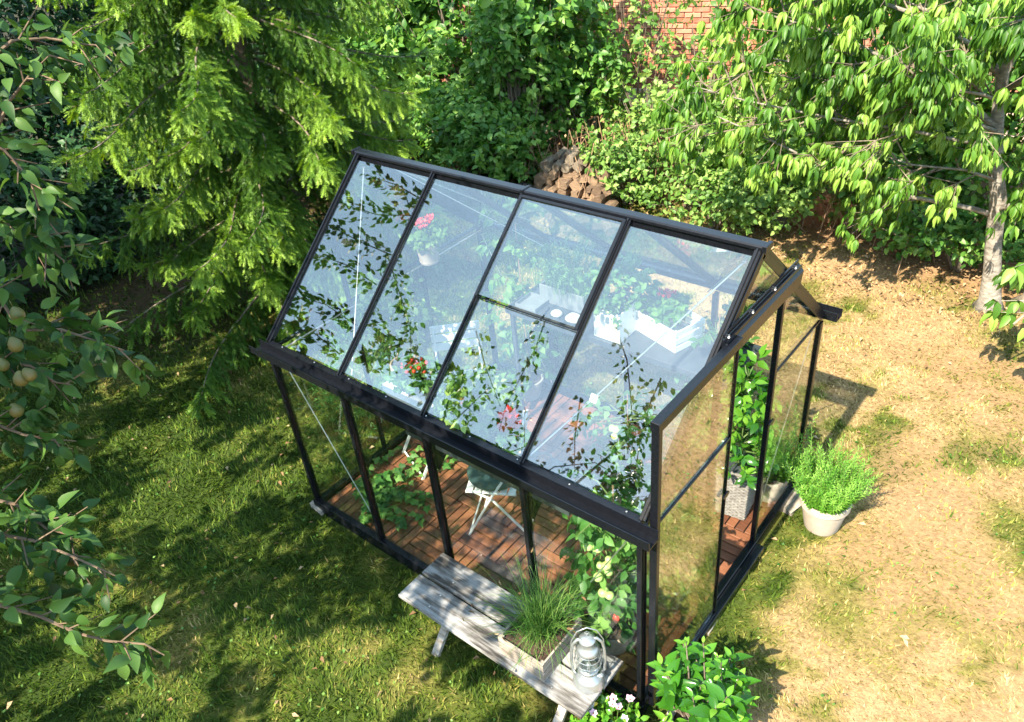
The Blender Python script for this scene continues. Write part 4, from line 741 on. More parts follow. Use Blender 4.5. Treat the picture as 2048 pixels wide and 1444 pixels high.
# sliding-door rail over the opening
rail = MB(); rail.add([(.020,.70,2.25),(.020,1.60,2.25),(.060,1.60,2.20),(.060,.70,2.20),(.052,.70,2.11),(.052,1.60,2.11),(.020,.70,2.09),(.020,1.60,2.09)], [(0,1,2,3)[::-1],(3,2,5,4)[::-1],(4,5,7,6)[::-1],(1,0,6,7),(0,3,4,6),(2,1,7,5)])
rail.beam((.028,.70,2.262), (.028,1.58,2.262), .008, .02); rail.beam((.048,.70,2.235), (.048,1.58,2.235), .006, .018)
rail.build('door_rail', FR, gh)
for i in range(4): MB().lathe([(.009,0),(.009,.006),(.005,.010),(.005,.018)], (.037,.74+i*.265,2.235), 8).build('bolt', ALU, gh)
# the door slid to the front
door = bpy.data.objects.new('sliding_door', None); COL.objects.link(door); door.parent = gh; door.location = (.058,0,0); tag(door, 'glass sliding door pushed open towards the front corner')
y0, y1, zt = .03, .80, 2.19
bar('door_stile', (0,y0,.085), (0,y0,zt), .030, .042, (1,0,0), parent=door); bar('door_stile', (0,y1,.085), (0,y1,zt), .010, .022, (1,0,0), parent=door)
bar('door_top_rail', (0,y0-.02,zt), (0,y1+.01,zt), .045, .055, parent=door); bar('door_bottom_rail', (0,y0,.075), (0,y1,.075), .024, .03, parent=door); bar('door_mid_rail', (.004,y0+.02,1.575), (.004,y1-.01,1.575), .014, .014, parent=door)
pane('door_pane', [(-.002,y0+.02,.095),(-.002,y1-.008,.095),(-.002,y1-.008,1.568),(-.002,y0+.02,1.568)], (1,0,0), MT['doorglass'], parent=door)
pane('door_pane', [(-.002,y0+.02,1.583),(-.002,y1-.008,1.583),(-.002,y1-.008,zt-.02),(-.002,y0+.02,zt-.02)], (1,0,0), MT['doorglass'], parent=door)
def oval(c, parent):
    q = MB(); k = 16; ring = [(0, math.cos(6.283*i/k)*.036, math.sin(6.283*i/k)*.016) for i in range(k)]
    q.add([(.016,y,z) for _,y,z in ring]+[(.005,y,z) for _,y,z in ring]+[(.016,y*.45,z*.4) for _,y,z in ring], [(i,(i+1)%k,k+(i+1)%k,k+i) for i in range(k)]+[(i,2*k+i,2*k+(i+1)%k,(i+1)%k) for i in range(k)]+[tuple(2*k+i for i in range(k))])
    o = q.build('door_handle', FR, parent); o.location = c; return o
oval((.006,.785,1.16), door); hb = oval((.012,1.50,1.17), gh)
# wind braces
for p, q in (((-GL+.06,1.07,2.47), (-GL+g+.03,.08,1.56)), ((-.06,1.07,2.47), (-g-.02,.08,1.56)), ((-GL+.05,-.0+.035,1.47), (-GL+g-.02,.035,.12)), ((-.05,.035,1.47),(-g+.02,.035,.12)),
             ((-GL+.05,GW-.04,1.47),(-GL+g-.03,GW-.04,.12)), ((-.05,GW-.04,1.47),(-g+.03,GW-.04,.12)), ((-GL+.06,RY+.1,2.47),(-GL+g+.03,GW-.1,1.56)), ((-.06,RY+.1,2.47),(-g-.02,GW-.1,1.56)), ((-.02,GW-.06,1.46),(-.02,GW-g+.05,.2))):
    MB().tube([p,q], .0042, 6).build('wind_brace', MT['alu'], gh)
    MB().lathe([(.011,-.003),(.011,.003)], p, 8).build('bolt', ALU, gh)
# strut opening the vent
MB().tube([(-GL+g*2.5,.55,1.92),(-GL+g*2.5,.80,2.02)], .008, 6).build('vent_strut', FR, gh)

# ------------------------------------------------------------ hardwood deck of basket-weave tiles
deck = bpy.data.objects.new('deck_floor', None); COL.objects.link(deck); tag(deck, kind='structure')
TX, TY = 2.90/10, 2.15/7
sl_x = MB().box((0,0,0), (TX-.008, TY/4-.009, .016), ch=.0025).build('slat', MT['deck']); sl_y = MB().box((0,0,0), (TX/4-.009, TY-.008, .016), ch=.0025).build('slat', MT['deck'])
grid = MB()
grid.box((0,0,0), (TX-.004,TY-.004,.014)); gm = grid.build('deck_tile', MT['plastic']); mx_, my_, mg = sl_x.data, sl_y.data, gm.data
for ob in (sl_x, sl_y, gm): bpy.data.objects.remove(ob)
for i in range(10):
    for j in range(7):
        t = inst('deck_tile', mg, deck, (-GL+.03+TX*(i+.5), .035+TY*(j+.5), .020), (random.uniform(-.004,.004), random.uniform(-.004,.004), random.uniform(-.006,.006)))
        for k in range(4):
            if (i+j) % 2: inst('slat', mx_, t, (0, (k-1.5)*TY/4, .0165+random.uniform(-.001,.001)))
            else: inst('slat', my_, t, ((k-1.5)*TX/4, 0, .0165+random.uniform(-.001,.001)))
# pale slabs under the door side
for loc, sz, lb in (((.0,.78,.0),(.16,.22,.05),'pale stone slab under the door threshold, front end'),((.02,2.09,.005),(.20,.24,.06),'broken pale stone slab by the rosemary pot'),((-2.97,.02,-.002),(.15,.12,.05),'rough beige stone under the front left corner')):
    b = bmesh.new(); bmesh.ops.create_cube(b, size=1); bmesh.ops.scale(b, vec=sz, verts=b.verts); bmesh.ops.subdivide_edges(b, edges=b.edges, cuts=3, use_grid_fill=True)
    for v in b.verts: v.co += Vector((random.uniform(-1,1),random.uniform(-1,1),random.uniform(-1,1)))*.008
    me = bpy.data.meshes.new('stone_slab'); b.to_mesh(me); b.free(); me.materials.append(MT['stone']); ob = bpy.data.objects.new('stone_slab', me); COL.objects.link(ob); ob.location = loc; ob.rotation_euler.z = random.uniform(-.3,.3); tag(ob, lb, 'stone slab')
# ------------------------------------------------------------ pots and plants
def pot(parent, r_, h, m, rim=.12, name='pot', soil=True, z0=0):
    t = r_*rim; pr_ = [(.001,0),(r_*.68,0),(r_*.70,.006),(r_*.92,h*.80),(r_*.93,h*.80),(r_*1.0,h*.815),(r_*1.01,h*.985),(r_*.985,h),(r_*.90,h),(r_*.88,h*.97),(r_*.86,h*.86),(.001,h*.86)]
    o = MB().lathe(pr_, (0,0,z0), 36).build(name, m, parent, smooth=True)
    md = o.modifiers.new('e', 'EDGE_SPLIT'); md.split_angle = R(40)
    if soil:
        b = MB(); b.lathe([(r_*.87,0),(r_*.6,.006),(.001,.012)], (0,0,z0+h*.88), 18); b.build('soil', MT['soil'], parent)
    return o
def stems(name, pairs, parent, m, r0_=.004, r1=.0015, n=5):
    s = MB()
    for p in pairs: s.tube(p, [r0_+(r1-r0_)*i/(len(p)-1) for i in range(len(p))], n, cap=False)
    return s.build(name, m, parent)
def petals(n, L, w_, cup, m, name, parent, c, out=None):
    """one flower of n petals"""
    V, F = leaf_tpl(w_, .12, -.1); a = np.arange(n)*6.283/n + random.random(); d = np.stack([np.cos(a)*math.cos(cup), np.sin(a)*math.cos(cup), np.full(n, math.sin(cup))], 1)
    nr = np.stack([-np.cos(a)*math.sin(cup), -np.sin(a)*math.sin(cup), np.full(n, math.cos(cup))], 1)
    return cloud(name, (V,F), np.tile(np.array(c, float), (n,1)), d, nr, np.full(n, L)*rng.uniform(.85,1.15,n), m, parent)
def bush_in(parent, c, rad, h, nt_, k, size, m, tpl, tl=.12, up=.6, droop=.2, spread=.8, name='foliage', var=.3, hollow=.3):
    """foliage filling an ellipsoid above c"""
    dv = unit(rnd(nt_)); rr = hollow + (1-hollow)*rng.random(nt_)**.5; P = dv*rr[:,None]*np.array([rad, rad, h/2])*.85 + np.array(c) + np.array([0,0,h/2]); out = unit(dv*.8+np.array([0,0,.5])+rnd(nt_,.3))
    a = twig_leaves(P, out, tl*rng.uniform(.7,1.2,nt_), k, size, droop=droop, spread=spread, up=up, var=var)
    cloud(name, tpl, *a[:4], m, parent, a[4]); return P, out
def rosemary(loc, r_, h, ph, label, mpot, n=150):
    t = thing('rosemary_pot', loc, label, 'potted rosemary', 'rosemary pots at the back corner'); pot(t, r_, h, mpot)
    P=[];D=[];Nn=[];S=[];TI=[];st=[]; r2 = np.random.default_rng(int(r_*1000))
    for i in range(n):
        a = r2.uniform(0,6.283); q = math.sqrt(r2.random())*r_*.82; b = np.array([math.cos(a)*q, math.sin(a)*q, h*.9]); lean = .08+.55*(q/r_)*r2.uniform(.4,1.2)
        d = np.array([math.cos(a)*lean, math.sin(a)*lean, 1.]); d /= np.linalg.norm(d); l = ph*r2.uniform(.5,1.15)*(1.05-.3*(q/r_)**2); ti = r2.uniform(.1,.9); curl = r2.normal(0,.12,3)
        pts = [b + d*l*s + curl*l*s*s for s in np.linspace(0,1,5)]; st.append([tuple(p) for p in pts])
        m_ = int(l/.0065)
        for k in range(m_):
            s = .12+.88*k/m_; p = b+d*l*s+curl*l*s*s; az = k*2.4+i; sd = np.cross(d, [math.cos(az), math.sin(az), .01]); sd /= np.linalg.norm(sd)
            P.append(p); D.append(sd*(.9-.5*(s>.93))+d*.8); Nn.append(d+r2.normal(0,.2,3)); S.append(.042*(1.1-.35*s)); TI.append(min(1, ti*.5+.5*s*r2.uniform(.6,1.1)))
    V, F = leaf2_tpl(.20,.1,.1); cloud('foliage', (V,F), np.array(P), np.array(D), np.array(Nn), np.array(S), MT['rosemary'], t, np.array(TI))
    stems('stems', st, t, MT['stem'], .003, .0015, 4); return t
rosemary((.30,1.985,0), .172, .27, .36, 'bushy bright green rosemary in a pale clay pot standing on the lawn outside', MT['clay_pale'], 300)
rosemary((-.13,2.02,.045), .14, .21, .44, 'darker rosemary in a small clay pot just inside the back corner', MT['clay_pale'], 150)

# ------------------------------------------------------------ bench in front
m, t_, b_ = mat('weathered_white_plank'); v = coords(t_, (.9,9,9)); f = noise(t_, 5, v, 8, .65); f2 = noise(t_, 2.2, coords(t_, (1,2.5,2.5)), 3, .6)
mx1 = N(t_, 'ShaderNodeMath', operation='MULTIPLY_ADD'); mx1.inputs[1].default_value = .9; t_.links.new(f2, mx1.inputs[0]); sb = N(t_, 'ShaderNodeMath', operation='MULTIPLY_ADD'); sb.inputs[1].default_value = .8; sb.inputs[2].default_value = -.32; t_.links.new(f, sb.inputs[0]); t_.links.new(sb.outputs[0], mx1.inputs[2])
t_.links.new(ramp(t_, mx1.outputs[0], [(.36,(.03,.027,.024)),(.46,(.13,.12,.11)),(.57,(.25,.25,.25)),(.80,(.36,.36,.36))]), b_.inputs['Base Color']); b_.inputs['Roughness'].default_value = .7; bump(t_, b_, f, .5, .004); MT['plank'] = m
bench = thing('bench', (-.79,-.245,0), 'weathered whitewashed plank bench in front of the greenhouse wall', 'bench')
for y in (-.1085, .1085): MB().box((0,y,.435), (1.40,.198,.032), ch=.004).build('plank', MT['plank'], bench)
for x in (-.47, .47):
    MB().box((x,0,.405), (.06,.36,.028)).build('batten', MT['plank'], bench)
    l = MB(); l.beam((x,0,.39), (x,0,.16), .030, .16, (1,0,0)); l.build('leg', MT['crate_w'], bench)
    for s in (-1,1): MB().beam((x,s*.03,.20), (x,s*.20,.0), .032, .055, (1,0,0), ch=.003).build('foot', MT['crate_w'], bench)
MB().beam((-.45,0,.25), (.45,0,.25), .03, .05).build('stretcher', MT['crate_w'], bench)
for x in (-.47,.47):
    for y in (-.16,-.06,.06,.16): MB().lathe([(.006,0),(.005,.003),(.001,.004)], (x,y,.451), 8).build('screw', MT['alu'], bench)

def slat_crate(name, loc, sz, rows, label, m, rz=0, cat='crate', bottom=True, group=None, gap=.35):
    t = thing(name, loc, label, cat, group, rz); L, W_, H = sz; sh = H/(rows+(rows-1)*gap); 
    for s in (-1,1):
        for k in range(rows):
            z = sh/2 + k*sh*(1+gap)
            MB().box((0, s*(W_/2-.006), z), (L, .012, sh), ch=.0015).build('slat', m, t); MB().box((s*(L/2-.006), 0, z+.0005), (.011, W_-.026, sh-.001), ch=.0015).build('slat', m, t)
        for s2 in (-1,1): MB().box((s*(L/2-.020), s2*(W_/2-.021), H/2), (.016,.016,H-.004)).build('corner_block', m, t)
    if bottom: MB().box((0,0,.008), (L-.03,W_-.03,.012)).build('bottom_board', m, t)
    return t
pc = slat_crate('planter_crate', (-.53,-.22,.452), (.32,.37,.155), 2, 'whitewashed slatted crate planted with arching grass, on the bench', MT['planter'], cat='planter crate', gap=.12)
MB().box((0,0,.075), (.285,.335,.12)).build('soil', MT['soil'], pc)
def blades(name, parent, c, ex, n, L, m, lean=(.15,1.1), wd=.0022, seed=1, seg=6):
    r2 = np.random.default_rng(seed); a = r2.uniform(0,6.283,n); lx = r2.uniform(lean[0],lean[1],n); l = L*r2.uniform(.55,1.1,n)
    B = np.stack([r2.normal(0,ex[0]/2.6,n), r2.normal(0,ex[1]/2.6,n), np.zeros(n)],1)+np.array(c); h = np.stack([np.cos(a),np.sin(a),np.zeros(n)],1); sd = np.stack([-np.sin(a),np.cos(a),np.zeros(n)],1)
    V = np.zeros((n,seg+1,2,3))
    for i in range(seg+1):
        s = i/seg; th = lx*(.25+1.25*s); ds = l/seg
        if i == 0: p = B.copy()
        else: p = p + (h*np.sin(th)[:,None] + np.array([0,0,1])*np.cos(th)[:,None])*ds[:,None]
        w_ = wd*(1-.85*s); V[:,i,0] = p-sd*w_; V[:,i,1] = p+sd*w_
    F = []
    for i in range(seg): F += [(2*i,2*i+1,2*i+3),(2*i,2*i+3,2*i+2)]
    F = (np.array(F)[None]+(np.arange(n)*(seg+1)*2)[:,None,None]).reshape(-1,3)
    return npmesh(name, V.reshape(-1,3), F, m, parent, np.repeat(r2.random(n),(seg+1)*2)), p
_, tips = blades('grass_tuft', pc, (0,0.02,.13), (.13,.15), 430, .45, MT['chive'], (.15,1.55), .0025, 3)
hd = rng.choice(430, 16, replace=False); cloud('seed_heads', leaf_tpl(.3,.5,.1), tips[hd], rnd(16,.3)+np.array([0,0,-.2]), rnd(16), np.full(16,.045), MT['litter'], pc); tag(bpy.data.objects['seed_heads'], kind='stuff')

# ------------------------------------------------------------ storm lantern
def lantern(loc):
    t = thing('storm_lantern', loc, 'silver hurricane lantern with glass globe on the right end of the bench', 'lantern'); m = MT['lantern']
    t.scale = (1.03,1.03,1.08)
    MB().lathe([(.001,0),(.088,0),(.090,.008),(.082,.022),(.080,.045),(.070,.060),(.045,.072),(.040,.085),(.052,.095),(.050,.105),(.001,.105)], n=32).build('fuel_tank', m, t, smooth=True)
    MB().lathe([(.018,0),(.019,.012),(.001,.014)], (.058,-.02,.058), 12).build('filler_cap', m, t, smooth=True)
    MB().lathe([(.040,.105),(.052,.125),(.062,.165),(.058,.210),(.046,.248),(.044,.258)], n=28).build('globe', MT['jarglass'], t, smooth=True)
    MB().lathe([(.012,.1),(.014,.135),(.004,.14)], n=10).build('burner', m, t)
    MB().lathe([(.060,.255),(.062,.262),(.050,.275),(.034,.290),(.034,.325),(.046,.330),(.044,.340),(.020,.352),(.001,.355)], n=28).build('chimney', m, t, smooth=True)
    for s in (-1,1):
        MB().tube([(s*.060,0,.05),(s*.084,0,.085),(s*.088,0,.16),(s*.086,0,.25),(s*.076,0,.305),(s*.05,0,.338),(s*.03,0,.338)], .0085, 10).build('side_tube', m, t, smooth=True)
    for z, r_ in ((.135,.064),(.175,.072),(.215,.068),(.243,.058)):
        MB().tube([(math.cos(6.283*i/24)*r_, math.sin(6.283*i/24)*r_, z+.004*math.sin(6.283*i/12)) for i in range(25)], .0022, 5).build('guard_wire', m, t)
    MB().tube([(0,-.060,.10),(0,-.070,.17),(0,-.062,.255)], .0022, 5).build('guard_wire', m, t); MB().tube([(0,.060,.10),(0,.070,.17),(0,.062,.255)], .0022, 5).build('guard_wire', m, t)
    MB().tube([(-.088,.0,.25),(-.082,-.0,.33),(-.05,.0,.40),(0,.0,.425),(.05,.0,.40),(.082,.0,.33),(.088,.0,.25)], .0035, 8).build('bail_handle', m, t, smooth=True)
    MB().tube([(0,0,.352),(0,0,.375),(.012,0,.385),(0,0,.397),(-.012,0,.385),(0,0,.375)], .0025, 6).build('lift_ring', m, t)
    t.rotation_euler.z = .7
lantern((-.178,-.245,.4525))

# ------------------------------------------------------------ glossy bush and flowers at the front corner
def citrus():
    t = thing('potted_bush', (.41,-.03,0), 'glossy-leaved evergreen bush in a ribbed grey basket pot at the front right corner', 'potted bush')
    q = MB().lathe([(.001,0),(.14,0),(.17,.14),(.185,.28),(.19,.30),(.18,.305),(.165,.29),(.16,.25),(.001,.25)], n=32); q.build('pot', MT['crate_w'], t, smooth=True)
    for z in np.arange(.02,.30,.022):
        r_ = .142+.05*z/.3; MB().tube([(math.cos(6.283*i/28)*r_, math.sin(6.283*i/28)*r_, z) for i in range(29)], .010, 5).build('wicker_band', MT['crate_w'], t)
    MB().lathe([(.165,0),(.1,.01),(.001,.015)], (0,0,.262), 16).build('soil', MT['soil'], t)
    n = 38; r2 = np.random.default_rng(17); a = r2.uniform(0,6.283,n); q = np.sqrt(r2.random(n))*.29; zz = .36+.52*r2.random(n)*(1.1-(q/.29)**2*.6); E_ = np.stack([np.cos(a)*q-.02, np.sin(a)*q+.03, zz],1)
    st = []; P=[];D=[];Nn=[];S=[];TI=[]
    for i, e_ in enumerate(E_):
        b = np.array([e_[0]*.2,e_[1]*.2,.26]); mid = (b+e_)/2+r2.normal(0,.02,3); st.append([tuple(b),tuple(mid),tuple(e_)]); d = e_-mid; d /= np.linalg.norm(d); ti = r2.uniform(.2,.8); young = r2.random() < .25
        for k in range(9):
            s = .25+.75*k/8; p = mid+(e_-mid)*s; az = k*2.4+i*1.1; h = np.array([math.cos(az),math.sin(az),0]); ld = h*.9+d*.45+np.array([0,0,.1-.3*(1-s)]); P.append(p); D.append(ld); Nn.append(np.array([0,-.1,1.])+h*-.25+r2.normal(0,.22,3)); S.append(r2.uniform(.08,.14)*(1 if k < 7 else .6)*(.7 if young else 1)); TI.append(min(1,ti*.7+(.35 if k > 6 else 0)+r2.uniform(-.1,.15)))
    cloud('foliage', leaf3_tpl(.46,.30,.16), np.array(P), np.array(D), np.array(Nn), np.array(S), MT['bayleaf'], t, np.clip(TI,0,1)); stems('stems', st, t, MT['bark'], .006, .003)
citrus()
def anemone():
    t = thing('anemone_plant', (-.04,-.28,0), 'small plant with pink and white flowers below the lantern at the corner post', 'flowering plant'); bush_in(t, (0,0,.05), .16, .24, 90, 6, .045, MT['bayleaf'], L8, .08)
    st=[]
    for x,y,z,m in ((.0,.06,.36,'pink'),(.04,.05,.33,'pink'),(.02,.02,.38,'pink'),(.10,.02,.31,'whitep'),(-.10,-.02,.30,'whitep'),(.09,.09,.40,'pink'),(-.05,-.06,.33,'pink')):
        petals(6,.028,.8,.35,MT[m],'flower',t,(x,y,z)); st.append([(x*.3,y*.3,.05),(x*.8,y*.8,z*.6),(x,y,z)]); MB().lathe([(.006,0),(.004,.005),(.001,.006)],(x,y,z),6).build('flower_centre',MT['litter'],t)
    stems('stems', st, t, MT['stem'], .0025, .0015)
anemone()

# ------------------------------------------------------------ inside: shelves, table, chairs
def shelf(name, loc, sz, brackets, label, legs=False):
    t = thing(name, loc, label, 'shelf'); L, D, th = sz
    MB().box((0,0,-.006), (L,D,.012), ch=.002).build('shelf_board', MT['slate'], t)
    for s in (-1,1): MB().box((0,s*(D/2-.008),-.03), (L-.002,.014,.035)).build('shelf_edge', MT['slate'], t)
    for bx, s in brackets:
        q = MB(); y = s*D/2; q.add([(bx-.012,y,-.014),(bx-.012,y,-.22),(bx-.012,-y*.55,-.014),(bx+.012,y,-.014),(bx+.012,y,-.22),(bx+.012,-y*.55,-.014)],[(0,1,2),(5,4,3),(0,3,4,1),(1,4,5,2),(2,5,3,0)]); q.build('bracket', FR, t)
    if legs:
        for x in (-L/2+.05, L/2-.05):
            for y in (-D/2+.03, D/2-.03): MB().beam((x,y,-.02),(x,y,-loc[2]+.046),.03,.03,(1,0,0)).build('leg', MT['slate'], t)
    return t
FZ, BZ = 1.35, 1.22
shelf('wall_shelf', (-1.10,.195,FZ), (1.25,.29,.02), ((-.38,-1),(.36,-1)), 'dark grey shelf on brackets just inside the front glass')
shelf('staging_table', (-1.30,1.91,BZ), (1.90,.52,.02), (), 'long grey plant staging along the back wall holding boxes and a crate', True)

def folding_table(loc, rz):
    t = thing('bistro_table', loc, 'white folding bistro table with crossed legs holding two pots', 'table', None, rz); L = .50; q = MB(); k = 6; P = []
    for cx_, cy__, a0 in ((1,1,0),(-1,1,90),(-1,-1,180),(1,-1,270)):
        for i in range(k): a = R(a0+90*i/(k-1)); P.append((cx_*(L/2-.05)+math.cos(a)*.05, cy__*(L/2-.05)+math.sin(a)*.05))
    n = len(P); q.add([(x,y,.70) for x,y in P]+[(x,y,.718) for x,y in P],[tuple(range(n))[::-1],tuple(range(n,2*n))]+[(i,(i+1)%n,n+(i+1)%n,n+i) for i in range(n)]); q.build('table_top', MT['white'], t)
    for s in (-1,1):
        MB().beam((s*.20,-.20,.0),(s*.20,.20,.69),.022,.012,(1,0,0)).build('leg', MT['white'], t); MB().beam((s*.185,.20,.0),(s*.185,-.20,.69),.022,.012,(1,0,0)).build('leg', MT['white'], t)
    for y, z in ((-.19,.02),(.19,.02),(-.12,.56),(.1,.2)): MB().beam((-.19,y,z),(.19,y,z),.012,.012).build('crossbar', MT['white'], t)
    return t
folding_table((-2.56,.92,.045), -.37)
def chair(loc, rz, label):
    t = thing('folding_chair', loc, label, 'folding chair', 'white folding bistro chairs', rz); m = MT['white']
    for i in range(6): MB().box((0,-.16+i*.062,.445), (.40,.050,.014), ch=.003).build('seat_slat', m, t)
    for s in (-1,1):
        MB().tube([(s*.195,.20,.0),(s*.19,-.02,.42),(s*.185,-.19,.70),(s*.185,-.22,.90)], .0095, 6).build('back_leg', m, t)      # runs from the front foot up to the back rest
        MB().tube([(s*.17,-.26,.0),(s*.17,.0,.36),(s*.17,.15,.435)], .0095, 6).build('leg', m, t); MB().beam((s*.178,-.19,.43),(s*.178,.18,.43),.01,.02).build('seat_rail', m, t)
    for i in range(3): MB().box((0,-.212-i*.012+0,.70+i*.082), (.42,.014,.068), Matrix.Rotation(R(8),3,'X'), ch=.003).build('back_slat', m, t)
    for y, z in ((.19,.025),(-.25,.025),(.05,.30)): MB().beam((-.19,y,z),(.19,y,z),.011,.011).build('crossbar', m, t)
    return t
chair((-2.60,1.40,.045), R(-135), 'white folding chair with slatted back standing behind the bistro table')
chair((-1.65,.70,.045), R(118), 'white folding chair with crossed legs under the front shelf, cushion on its seat')
cu = MB(); kk = 20
prf = [(.0,.0),(.19,.0),(.205,.012),(.205,.028),(.19,.042),(.02,.050),(.001,.050)]
cu.lathe(prf, n=32); c_ = cu.build('seat_cushion', MT['cushion'], None, smooth=True); c_.location = (-1.65,.70,.498); c_.scale = (1,.95,1); tag(c_, 'round dark teal cushion on the seat of the front folding chair', 'cushion')

# ------------------------------------------------------------ plants inside
def flower_pot(name, loc, r_, h, m, label, cat, leafm, n=60, fl=8, flm='red', bh=.14, ls=.055, fz=.10, br=None, group=None, pl=.035):
    t = thing(name, loc, label, cat, group); pot(t, r_, h, m); bush_in(t, (0,0,h*.85), br or r_*1.25, bh, n, 6, ls, leafm, L8, .06)
    st = []
    for i in range(fl):
        a = i*2.4; q = r_*.75*math.sqrt((i+.5)/fl); c = (math.cos(a)*q, math.sin(a)*q, h+bh*.8+fz*random.uniform(.4,1)); petals(5, pl, .6, .9, MT[flm], 'flower', t, c); st.append([(c[0]*.3,c[1]*.3,h*.9),(c[0]*.8,c[1]*.8,c[2]*.75),c])
    if st: stems('stems', st, t, MT['stem'], .002, .0015)
    return t
TZ = .045+.718
t = thing('potted_sapling', (-2.69,.92,TZ), 'slim sapling with a leafy crown in a wide clay pot on the bistro table', 'potted tree'); pot(t, .125, .20, MT['terracotta'])
MB().tube([(0,0,.17),(.005,0,.35),(-.005,.005,.5),(0,0,.95)], [.008,.007,.006,.003], 7).build('stem', MT['bark'], t); bush_in(t, (0,0,.38), .24, .62, 95, 6, .055, MT['pearleaf'], L8, .14)
t = thing('pepper_plant', (-2.47,.82,TZ), 'round red pepper fruits and dark leaves in a grey clay pot on the bistro table', 'potted plant'); pot(t, .115, .19, MT['clay_grey']); bush_in(t, (0,0,.16), .16, .13, 60, 6, .06, MT['tomleaf'], L8, .06); me = None
for i in range(26):
    a = i*2.4; q = .10*math.sqrt((i+.5)/26); p = (math.cos(a)*q, math.sin(a)*q, .30+random.uniform(-.02,.03))
    if me is None:
        o = MB().lathe([(.001,-.017),(.010,-.013),(.015,-.002),(.013,.009),(.006,.014),(.001,.014)], n=10).build('pepper', MT['tomato_r'], t, smooth=True); me = o.data; o.location = p
    else: inst('pepper', me, t, p, (random.uniform(-.5,.5),random.uniform(-.5,.5),0), (random.uniform(.8,1.1),)*3)
t = thing('leafy_pot_plant', (-1.28,.23,FZ), 'dense fresh green leafy plant on the front shelf under the roof glass', 'potted plant'); pot(t, .085, .12, MT['clay_grey'])
bush_in(t, (-.02,.05,.06), .23, .31, 260, 7, .048, MT['shrub'], L8, .09); bush_in(t, (.10,-.02,.02), .14, .2, 110, 8, .018, MT['bayleaf'], L2, .09, name='small_leaves')
flower_pot('red_flower_pot', (-.98,.20,FZ), .055, .09, MT['white'], 'white pot with a few scarlet flowers on the front shelf', 'potted flower', MT['tomleaf'], 16, 9, 'red', .10, .05, .12, .08, pl=.07)
t = thing('small_pot', (-.78,.24,FZ), 'small dark empty-looking clay pot beside the scarlet flowers on the front shelf', 'pot'); pot(t, .05, .08, MT['slate'])
# hanging red flowers by the left gable
hp = flower_pot('gable_flower_pot', (-2.86,1.50,1.545), .105, .16, MT['terracotta'], 'clay pot of red flowers high up on the left gable crossbar', 'potted flower', MT['shrub'], 60, 12, 'red', .13, .055, .08, pl=.045)
MB().lathe([(.001,0),(.075,0),(.082,.02),(.078,.02),(.072,.006),(.001,.006)], (0,0,-.006), 20).build('saucer', MT['terracotta'], hp); MB().beam((-.10,0,-.008),(.08,0,-.008),.05,.006).build('bracket', FR, hp)
# staging: herb box, planter, crate
def box_planter(name, loc, sz, m, label, rz=0):
    t = thing(name, loc, label, 'planter', None, rz); L, W_, H = sz
    for s in (-1,1):
        MB().box((0,s*(W_/2-.006),H/2), (L,.012,H), ch=.002).build('side_board', m, t); MB().box((s*(L/2-.006),0,H/2), (.012,W_-.026,H-.001), ch=.002).build('side_board', m, t)
    MB().box((0,0,H*.42), (L-.026,W_-.026,H*.8)).build('soil', MT['soil'], t); return t
t = box_planter('herb_box', (-1.86,1.99,BZ), (.42,.22,.15), MT['zinc'], 'zinc box of tall feathery herbs on the left of the staging')
blades('foliage', t, (0,0,.12), (.36,.18), 900, .36, MT['herb'], (.02,.5), .0016, 8, 4); bush_in(t, (0,0,.16), .19, .30, 150, 9, .022, MT['herb'], L2, .10, name='small_leaves')
t = box_planter('white_planter', (-1.31,1.84,BZ), (.22,.32,.24), MT['white'], 'tall white planter box with a small tomato bush in the middle of the staging')
P_, _ = bush_in(t, (0,0,.16), .22, .34, 120, 8, .055, MT['tomleaf'], L8, .12); me = None
for i in range(9):
    p = (random.uniform(-.12,.10), random.uniform(-.24,-.12), random.uniform(.16,.34))
    if me is None: o = MB().lathe([(.001,-.019),(.014,-.015),(.020,0),(.016,.012),(.001,.018)], n=12).build('tomato', MT['tomato_g'], t, smooth=True); me = o.data; o.location = p
    else: inst('tomato', me, t, p, (0,0,0), (random.uniform(.8,1.2),)*3)
slat_crate('white_crate', (-.98,1.98,BZ), (.44,.28,.17), 3, 'white slatted wooden crate on the right of the staging', MT['white'], -.30, gap=.3)
flower_pot('crate_flower_pot', (-1.03,2.02,BZ+.016), .085, .13, MT['zinc'], 'pot of red cyclamen standing in the white crate on the staging', 'potted flower', MT['tomleaf'], 55, 9, 'red', .11, .06, .07, .15)
for p, s, lb in (((-1.66,1.76,BZ+.03),.055,'larger pale round stone on the front edge of the staging'),((-1.82,1.76,BZ+.022),.040,'smaller pale stone beside the herb box on the staging')):
    b = bmesh.new(); bmesh.ops.create_icosphere(b, subdivisions=3, radius=s)
    for v in b.verts: v.co = Vector((v.co.x*1.25, v.co.y, v.co.z*.62))*(1+.12*math.sin(v.co.x*60+1)*math.cos(v.co.y*50))
    me = bpy.data.meshes.new('pale_stone'); b.to_mesh(me); b.free(); me.materials.append(MT['whitep']); [setattr(q,'use_smooth',True) for q in me.polygons]
    o = bpy.data.objects.new('pale_stone', me); COL.objects.link(o); o.location = p; tag(o, lb, 'stone')
t = thing('tray', (-2.08,1.80,BZ), 'shallow zinc tray at the left end of the staging', 'tray'); MB().box((0,0,.003),(.20,.20,.006)).build('tray_base', MT['zinc'], t)
for s in (-1,1): MB().box((0,s*.098,.02),(.20,.004,.035)).build('tray_side', MT['zinc'], t); MB().box((s*.098,0,.0195),(.004,.190,.034)).build('tray_side', MT['zinc'], t)

